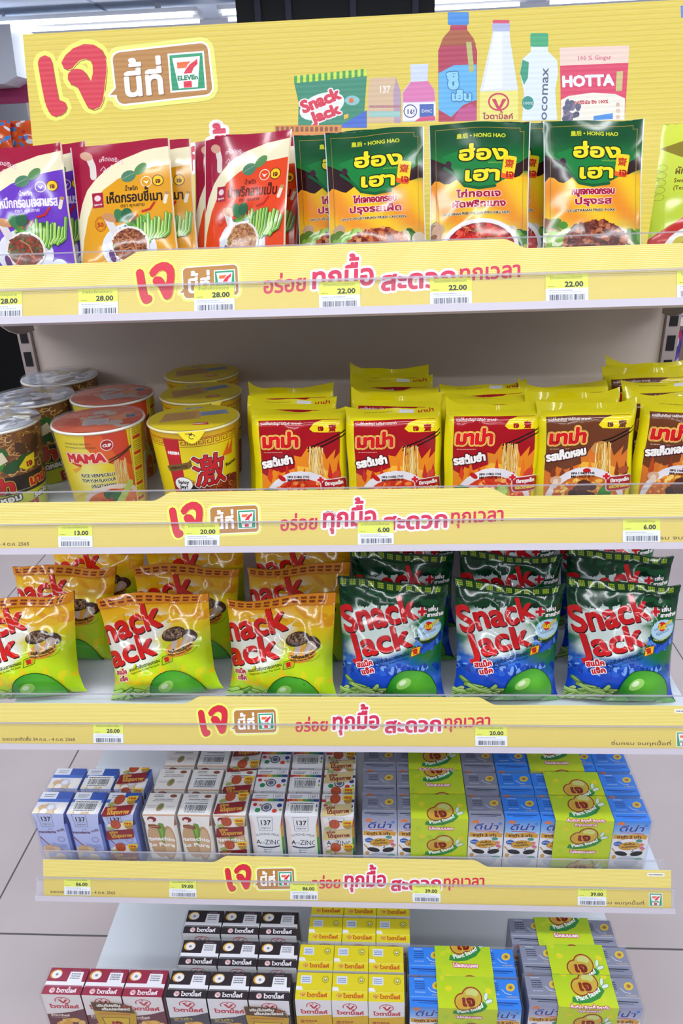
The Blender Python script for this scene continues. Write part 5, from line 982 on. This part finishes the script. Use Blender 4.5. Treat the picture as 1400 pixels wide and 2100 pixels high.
CP = [('vermicelli', -.264, .077, 17, 'yellow and orange rice vermicelli cup with a film lid, front of its pair'), ('vermicelli', -.284, .1832, 34, 'yellow and orange rice vermicelli cup standing behind the front one'),
      ('ramen', -.154, .0765, 11, 'bright yellow ramen cup with a large red character, front of three'), ('ramen', -.170, .1842, 25, 'yellow ramen cup behind the front yellow ramen cup'), ('ramen', -.193, .2905, 20, 'rearmost yellow ramen cup against the back panel'),
      ('mush', -.388, .077, 24, 'dark mushroom noodle cup cut off by the left edge, front of its column'), ('tofu', -.389, .1832, 32, 'dark tofu noodle cup behind the front dark cup'), ('mush', -.396, .2888, 60, 'dark noodle cup at the back left corner by the upright')]
for k, (kd, x, y, ya, lb) in enumerate(CP):
    m = CUPS[kd]; t = thing('noodle_cup', lb, 'noodle cup', (x, y, S2 + .0006), (0, 0, math.radians(ya)), {'vermicelli': 'vermicelli cups', 'ramen': 'yellow ramen cups'}.get(kd, 'dark noodle cups'))
    part('cup_body', m[0], t); part('rim', m[2], t); ld = part('lid', m[1], t)
    if kd == 'ramen': part('pull_tab', TAB, ld, 'yellow pull tab')
    if m[3]: part('shrink_film', FS, t, 'clear shrink film')
# pouches
def pouch_shape(W, Ht, T, s):
    def f(u, v, sd):
        fu = pw(1 - abs(2 * u - 1) ** 3.2, .8); gg = (.22 + .78 * min(1, v / .16)) * (pw(min(1, (1 - v) / .72), .9) * .93 + .07 * (1 - v)) ; d = T * fu * gg; e = fu * (1 - v ** 6)
        if v == 0: d = T * fu * .3
        d += e * (.0013 * ridge(u * 1.7 + v * .8, v * 2.3, s) + .0006 * nz(u * 6, v * 7, s + 2) - .0006) if sd > 0 else 0
        bow = .004 * nz(u * 1.2, v * .8 + 1, s + 6) + .0035 * math.sin(u * 5 + s) * v ** 3
        return (W * (u - .5) * (1 - .03 * math.sin(PI * v)), (-d if sd > 0 else d * .8) + bow, Ht * v + .0022 * nz(u * 2.2, 3, s + 8) * v ** 4)
    return f
PO = {}
for kd, ar, Wm, Hm, bk, T in (('mustard', paste_art('#dd9a12', '#2a1810', 'เห็ดกรอบขี้เมา', 'ตรา คุณชาย', ['#8a4a2c', '#6a3420', '#a8643c', '#5a2c1c', '#b87848'], 3), .104, .140, '#b07a14', .008), ('orange', paste_art('#e2461a', '#5a1408', 'น้ำพริกลาบเป็บ', 'ตรา คุณชาย', ['#b07a4c', '#9a6238', '#c89464', '#8a5230', '#d8a878'], 6), .104, .140, '#c0401a', .008),
                               ('purple', paste_art('#6a36b8', '#e6d8f0', 'หมึกกรอบเจสามรส', 'ตรา คุณชาย', ['#7a3a2c', '#5a3a2a', '#8a5a3a', '#4a6a3a', '#a8402c'], 9), .104, .138, '#46206e', .008),
                               ('spicy', meal_art('ไก่เจทอดกรอบ', 'ปรุงรสเผ็ด', 'SPICY VEGETARIAN FRIED CHICKEN', ['#8a2a14', '#a8401c', '#6a1c10', '#c8743c', '#b05a2c', '#d89a5c'], False, 4), .098, .142, '#2a1418', .0075), ('chilli', meal_art('ไก่ทอดเจ', 'ผัดพริกแกง', 'VEGETARIAN FRIED CHICKEN WITH CHILLI PASTE', ['#b81814', '#d83020', '#8a0f10', '#c8241c', '#e0503a'], True, 5, ('#c8a05a', '#7a6a2a')), .098, .144, '#2a1418', .0075),
                               ('pork', meal_art('หมูเจทอดกรอบ', 'ปรุงรส', 'VEGETARIAN FRIED PORK', ['#6a2a18', '#8a3c22', '#5a2014', '#a0502c', '#4a1a10', '#b8704c'], False, 6), .098, .142, '#2a1418', .0075), ('pickle', pickle_art(), .104, .132, '#a8b82a', .009)):
    PO[kd] = bag(ar, Wm, Hm, pouch_shape(Wm, Hm, T, len(PO) * 2 + 1), bk, FOIL, 16, 22).build('pouch')
S1 = SURF[0]
PP = [('purple', -.304, .058, 14, -1, 6, 'purple chilli paste pouch with a maroon top at the left edge, the front one'), ('purple', -.287, .084, 14, -2, 3, 'purple chilli paste pouch mostly hidden between the front purple and mustard pouches'),
      ('mustard', -.199, .070, 17, -2, 2, 'mustard yellow chilli paste pouch with a maroon top, the front one'), ('mustard', -.184, .095, 16, -1.5, 2, 'mustard yellow chilli paste pouch showing at the right behind the front mustard one'),
      ('orange', -.083, .066, 15, -3, -26, 'red-orange chilli paste pouch with a maroon top, frontmost of its four'), ('orange', -.095, .092, 15, -2, -20, 'red-orange chilli paste pouch showing at the left behind the frontmost one'), ('orange', -.083, .120, 14, 3, -14, 'red-orange chilli paste pouch third back, its right edge showing'), ('orange', -.073, .142, 13, 4, -10, 'red-orange chilli paste pouch rearmost of its four'),
      ('spicy', .0245, .078, 17, -1, 2, 'green spicy chicken meal pouch half hidden at the left of the row'), ('spicy', .057, .058, 17, -1, 1, 'green spicy chicken meal pouch, the front one beside the chilli paste pouch'), ('chilli', .156, .058, 17, 0, -1, 'green meal pouch with a white bowl of red chilli chicken, the front one'), ('chilli', .182, .078, 17, 0, 0, 'green meal pouch peeking out at the right behind the chilli bowl pouch'), ('pork', .267, .058, 17, 0, 3, 'green meal pouch with a heap of brown fried pork, rightmost of the green ones'),
      ('pickle', .372, .062, 13, 2, -12, 'lime green pickled mustard pouch cut off by the right edge')]
for kd, x, y, ln, ro, ya, lb in PP:
    o = thing('seasoning_pouch' if kd in ('mustard', 'orange', 'purple') else 'meal_pouch', lb, 'pouch', (x, y, S1 + .0006), (-math.radians(ln), math.radians(ro), math.radians(ya)), {'spicy': 'green meal pouches', 'chilli': 'green meal pouches', 'pork': 'green meal pouches'}.get(kd, kd + ' pouches'), PO[kd]); rest(o, S1)
# milk cartons
def nut_carton(kind, bar, W=.046, D=.040, Ht=.104):
    b = MB(); b.use(CARTON); w2, d2 = W / 2, D / 2; zt, zb = .80, .1
    k = lambda v: 1 - .13 * (1 if zb <= v <= zt else (1 - (v - zt) / (1 - zt)) if v > zt else v / zb)
    vs = [0, zb, .35, .6, zt, .86, .93, 1]
    bake(b, nut_front(kind), Surf(lambda u, v: (W * (u - .5) * k(v), -d2, Ht * v), 5, vs), normals=False)
    side = {'m': ('#7c8cd4', '#23347e'), 'p': ('#e6e0dc', '#9a6a44'), 'z': ('#ecebf0', '#ecebf0')}[kind]
    for s in (1, -1): bake(b, Art(40, 100, side[0]), Surf((lambda u, v: (w2, D * (u - .5) * k(v), Ht * v)) if s > 0 else (lambda u, v: (-w2, -D * (u - .5) * k(v), Ht * v)), 2, vs), normals=False)
    bake(b, Art(40, 100, side[0]), Surf(lambda u, v: (-W * (u - .5) * k(v), d2, Ht * v), 2, vs), normals=False)
    for sx in (1, -1):
        for sy in (1, -1):
            for v0, v1 in zip(vs, vs[1:]):
                A = [(sx * w2 * k(v), sy * d2, Ht * v) for v in (v0, v1)]; B = [(sx * w2, sy * d2 * k(v), Ht * v) for v in (v0, v1)]
                c = H(side[1])
                if kind == 'z' and sx > 0: c = H(['#2a3a8c', '#2a7a6c', '#5a9a3c', '#d8a42c', '#d8642c', '#c03038', '#c03038'][vs.index(v0)])
                if kind == 'm' and v0 < zt: c = H('#8090d8')
                if kind == 'p' and v0 < zt: c = H('#ebe5e0')
                q = [A[0], B[0], B[1], A[1]]; b.quad(q if sx * sy < 0 else q[::-1], c)
    bake(b, nut_top(kind, bar), flat((-w2, -d2, Ht), (1, 0, 0), (0, 1, 0), W, D), normals=False); b.quad([(-w2, -d2, 0), (-w2, d2, 0), (w2, d2, 0), (w2, -d2, 0)], (1, 1, 1)); return b.build('carton')
def box_carton(fa, ta, W, D, Ht, side):
    b = MB(); b.use(CARTON); w2, d2 = W / 2, D / 2
    bake(b, fa, Surf(lambda u, v: (W * (u - .5), -d2, Ht * v), 4, 10, flat=False, diag=False), normals=False); bake(b, ta, flat((-w2, -d2, Ht), (1, 0, 0), (0, 1, 0), W, D), normals=False)
    c = H(side); b.quad([(w2, -d2, 0), (w2, d2, 0), (w2, d2, Ht), (w2, -d2, Ht)], c); b.quad([(-w2, d2, 0), (-w2, -d2, 0), (-w2, -d2, Ht), (-w2, d2, Ht)], c); b.quad([(w2, d2, 0), (-w2, d2, 0), (-w2, d2, Ht), (w2, d2, Ht)], c); b.quad([(-w2, -d2, 0), (-w2, d2, 0), (w2, d2, 0), (w2, -d2, 0)], c)
    b.box(-w2 + .001, w2 - .001, -d2 + D * .30, -d2 + D * .33, Ht, Ht + .0011, H(mixs(ta.bg, '#ffffff', .3))) if isinstance(ta.bg, str) else None
    return b.build('carton')
def band(art, W, D, Ht, e, back=False):
    L = D + Ht; b = MB(); b.use(FILM); vs = [0, Ht / L, 1]
    P = lambda u, v: (W * (u - .5), -D / 2 - e, L * v) if v <= Ht / L + 1e-6 else (W * (u - .5), D / 2, Ht + e)
    def Q(u, v): return (W * (u - .5), -D / 2 - e, (Ht + e) * min(1, v * L / Ht)) if v * L <= Ht + 1e-6 else (W * (u - .5), -D / 2 - e + (v * L - Ht) / D * (D + 2 * e), Ht + e)
    bake(b, art, Surf(Q, 1, vs, flat=False, diag=False), normals=False, lift=.0001)
    if back and art.bg: c = H('#a8c81c'); x = W / 2; b.quad([(x, D / 2 + e, 0), (-x, D / 2 + e, 0), (-x, D / 2 + e, Ht + e), (x, D / 2 + e, Ht + e)], c)
    return b.build('promo_band')
def wrap(W, D, Ht):
    b = MB(); b.use(WRAP); e = .0022; b.box(-W / 2 - e, W / 2 + e, -D / 2 - e, D / 2 + e, .0006, Ht + e); return b.build('shrink_film')
def pack(lb, grp, loc, carts, pitch, bands, film=None, cat='carton pack', name='milk_carton_pack'):
    t = thing(name, lb, cat, loc, (0, 0, 0), grp); n = len(carts)
    for k, m in enumerate(carts): part('carton', m, t, loc=((k - (n - 1) / 2) * pitch, 0, 0))
    for m, x in bands: part('promo_band', m, t, loc=(x, 0, 0))
    if film: part('shrink_film', film, t, 'clear shrink film')
    return t
S4 = SURF[3]; NH, NW_, NDp = .104, .046, .040
NUT = {k: (nut_carton(k, False), nut_carton(k, True)) for k in 'mpz'}
def nut_pack(kind, x, y, row, ph, nm, rows):
    red = kind != 'z'; pb = band(promo_art('#8c1422' if red else '#d8c48c', '#d8a43c' if red else '#8c2414', 144, ph), .048, NDp, NH, .0016)
    return pack('%s three-pack with %s badges, %s of the %s' % (nm, 'dark red' if red else 'cream', row, rows), nm + 's', (x, y, S4 + .0006), [NUT[kind][0], NUT[kind][1], NUT[kind][0]], .0502, [(pb, .0502)], NUTW)
NUTW = wrap(.0502 * 2 + NW_, NDp, NH)
for r, (row, y) in enumerate((('front', .0545), ('rear', .1015))): nut_pack('m', -.372 + .002 * r, y, row, [6, 20][r], 'lavender macadamia milk carton', 'two')
for r, (row, y) in enumerate((('front', .0545), ('second', .1015), ('third', .149), ('rearmost', .196))): nut_pack('p', -.2125 + .003 * r, y, row, [14, 0, 30, 8][r], 'white pistachio milk carton', 'four')
for r, (row, y) in enumerate((('front', .0565), ('middle', .103), ('rear', .150))): nut_pack('z', -.0615, y, row, [10, 24, 4][r], 'rainbow edged almond milk carton', 'three')
SES = {c: box_carton(sesame_front(c1, c2), sesame_top(c3, c4), .0478, .0395, .106, sd) for c, c1, c2, c3, c4, sd in (('grey', '#9698b6', '#bcbed2', '#85899f', '#2c2c44', '#8c8ea8'), ('blue', '#3d8ae6', '#9cc8f4', '#2c80e6', '#143a8c', '#2f78d8'))}
SLV = {ph: band(sleeve_art(147, ph, 78), .078, .0395, .106, .0018, True) for ph in (8, 33, 50)}
SW4 = wrap(.0487 * 3 + .0478, .0395, .106); SW3 = wrap(.0495 * 2 + .0478, .0395, .106)
for c, x in (('grey', .1205), ('blue', .3155)):
    for r, (row, y) in enumerate((('front', .0525), ('middle', .0985), ('rear', .1445))):
        pack('%s sesame milk four-pack, lime sleeve, %s row of fourth shelf' % (c, row), c + ' sesame milk four-packs', (x, y, S4 + .0006), [SES[c]] * 4, .0487, [(SLV[[33, 8, 50][r] if c == 'grey' else [50, 33, 8][r]], .009 if not (c == 'blue' and r == 2) else -.008)], SW4)
# bottom deck, two packs high
VH = .108; VIT = {k: box_carton(vita_front(k), vita_top(k), .0545, .037, VH, {'r': '#8c1c34', 'k': '#2c2028', 'y': '#d0b81c'}[k]) for k in 'rky'}
PRO = band(protein_art(), .001, .037, VH, .001)
def pro_mesh():
    b = MB(); b.use(FILM); bake(b, protein_art(), flat((-.030, -.0185 - .0016, VH - .012 - .062), (1, 0, 0), (0, 0, 1), .060, .062), normals=False); return b.build('promo_label')
PROM = pro_mesh()
def vpack(kind, pitch, lb, x, y, z, low=False, film=None, lab=None):
    t = thing('soy_milk_pack', lb, 'carton pack', (x, y, z), (0, 0, 0), {'r': 'maroon soy milk packs', 'k': 'black soy milk packs', 'y': 'yellow soy milk packs'}[kind] if not low else 'packs underneath the bottom row')
    for k in (-1, 0, 1): part('carton', VIT[kind], t, loc=(k * pitch, 0, 0))
    if lab and not low: part('promo_label', PROM, t, 'brown and gold badge', loc=(lab, 0, 0))
    if film and not low: part('shrink_film', film, t, 'clear shrink film')
VW = wrap(.0565 * 2 + .0545, .037, VH)
low_lb = 'milk carton pack on the base deck underneath the visible bottom row'
BOT = [('r', -.3335, -.0755, 'maroon topped soy milk three-pack, alone at the lower left', .0565), ('k', -.1600, -.0755, 'black topped soy milk three-pack, front of the three black ones', .0565), ('k', -.1550, -.030, 'black topped soy milk three-pack, second of the three black ones', .0565), ('k', -.1600, .0175, 'black topped soy milk three-pack, rear of the three black ones', .0565),
       ('y', .005, -.0730, 'bright yellow topped soy milk three-pack, front of the four yellow ones', .0492), ('y', .005, -.0325, 'bright yellow topped soy milk three-pack, second of the four yellow ones', .0492), ('y', .0150, .0105, 'bright yellow topped soy milk three-pack, third of the four yellow ones', .0492), ('y', .0160, .052, 'bright yellow topped soy milk three-pack, rear of the four yellow ones', .0492)]
VITY = box_carton(vita_front('y'), vita_top('y'), .0484, .037, VH, '#d0b81c'); VWy = wrap(.0492 * 2 + .0484, .037, VH)
Z0, Z1 = BASEZ + .0006, BASEZ + .1105
for kd, x, y, lb, pt in BOT:
    for low in (True, False):
        t_ = VIT['y']
        if kd == 'y': VIT['y'] = VITY
        vpack(kd, pt, low_lb if low else lb, x, y, Z0 if low else Z1, low, VW if kd != 'y' else VWy, lab=.014 if kd == 'r' else (.052 if kd == 'k' and y < -.07 else None)); VIT['y'] = t_
for c, x, y, lb, ph in (('blue', .1585, -.0745, 'blue sesame milk three-pack with a lime sleeve at the bottom, front one', 33), ('blue', .1590, -.0315, 'blue sesame milk three-pack with a lime sleeve at the bottom, rear one', 8), ('grey', .3165, -.0685, 'grey sesame milk three-pack with a lime sleeve at the bottom right, front one', 50), ('grey', .3170, -.0245, 'grey sesame milk three-pack with a lime sleeve at the bottom right, middle one', 33), ('grey', .3075, .0165, 'grey sesame milk three-pack with a lime sleeve at the bottom right, rear one', 8)):
    pack(low_lb, 'packs underneath the bottom row', (x, y, Z0), [SES[c]] * 3, .0495, [])
    pack(lb, c + ' sesame milk three-packs', (x, y, Z0 + .1085), [SES[c]] * 3, .0495, [(SLV[ph], .003)], SW3)
t = thing('plastic_strap', 'short bright green plastic strap at the back right of the fourth shelf', 'strap', (.405, .295, S4)); part('strap_body', simple(lambda b: (b.box(-.006, .006, -.001, .001, 0, .03), b.box(-.0075, .0075, -.0015, .0015, .03, .036)), mat('green_plastic', .3, '#1fb25a'), 'strap_body'), t)
bpy.data.objects.remove(_to)
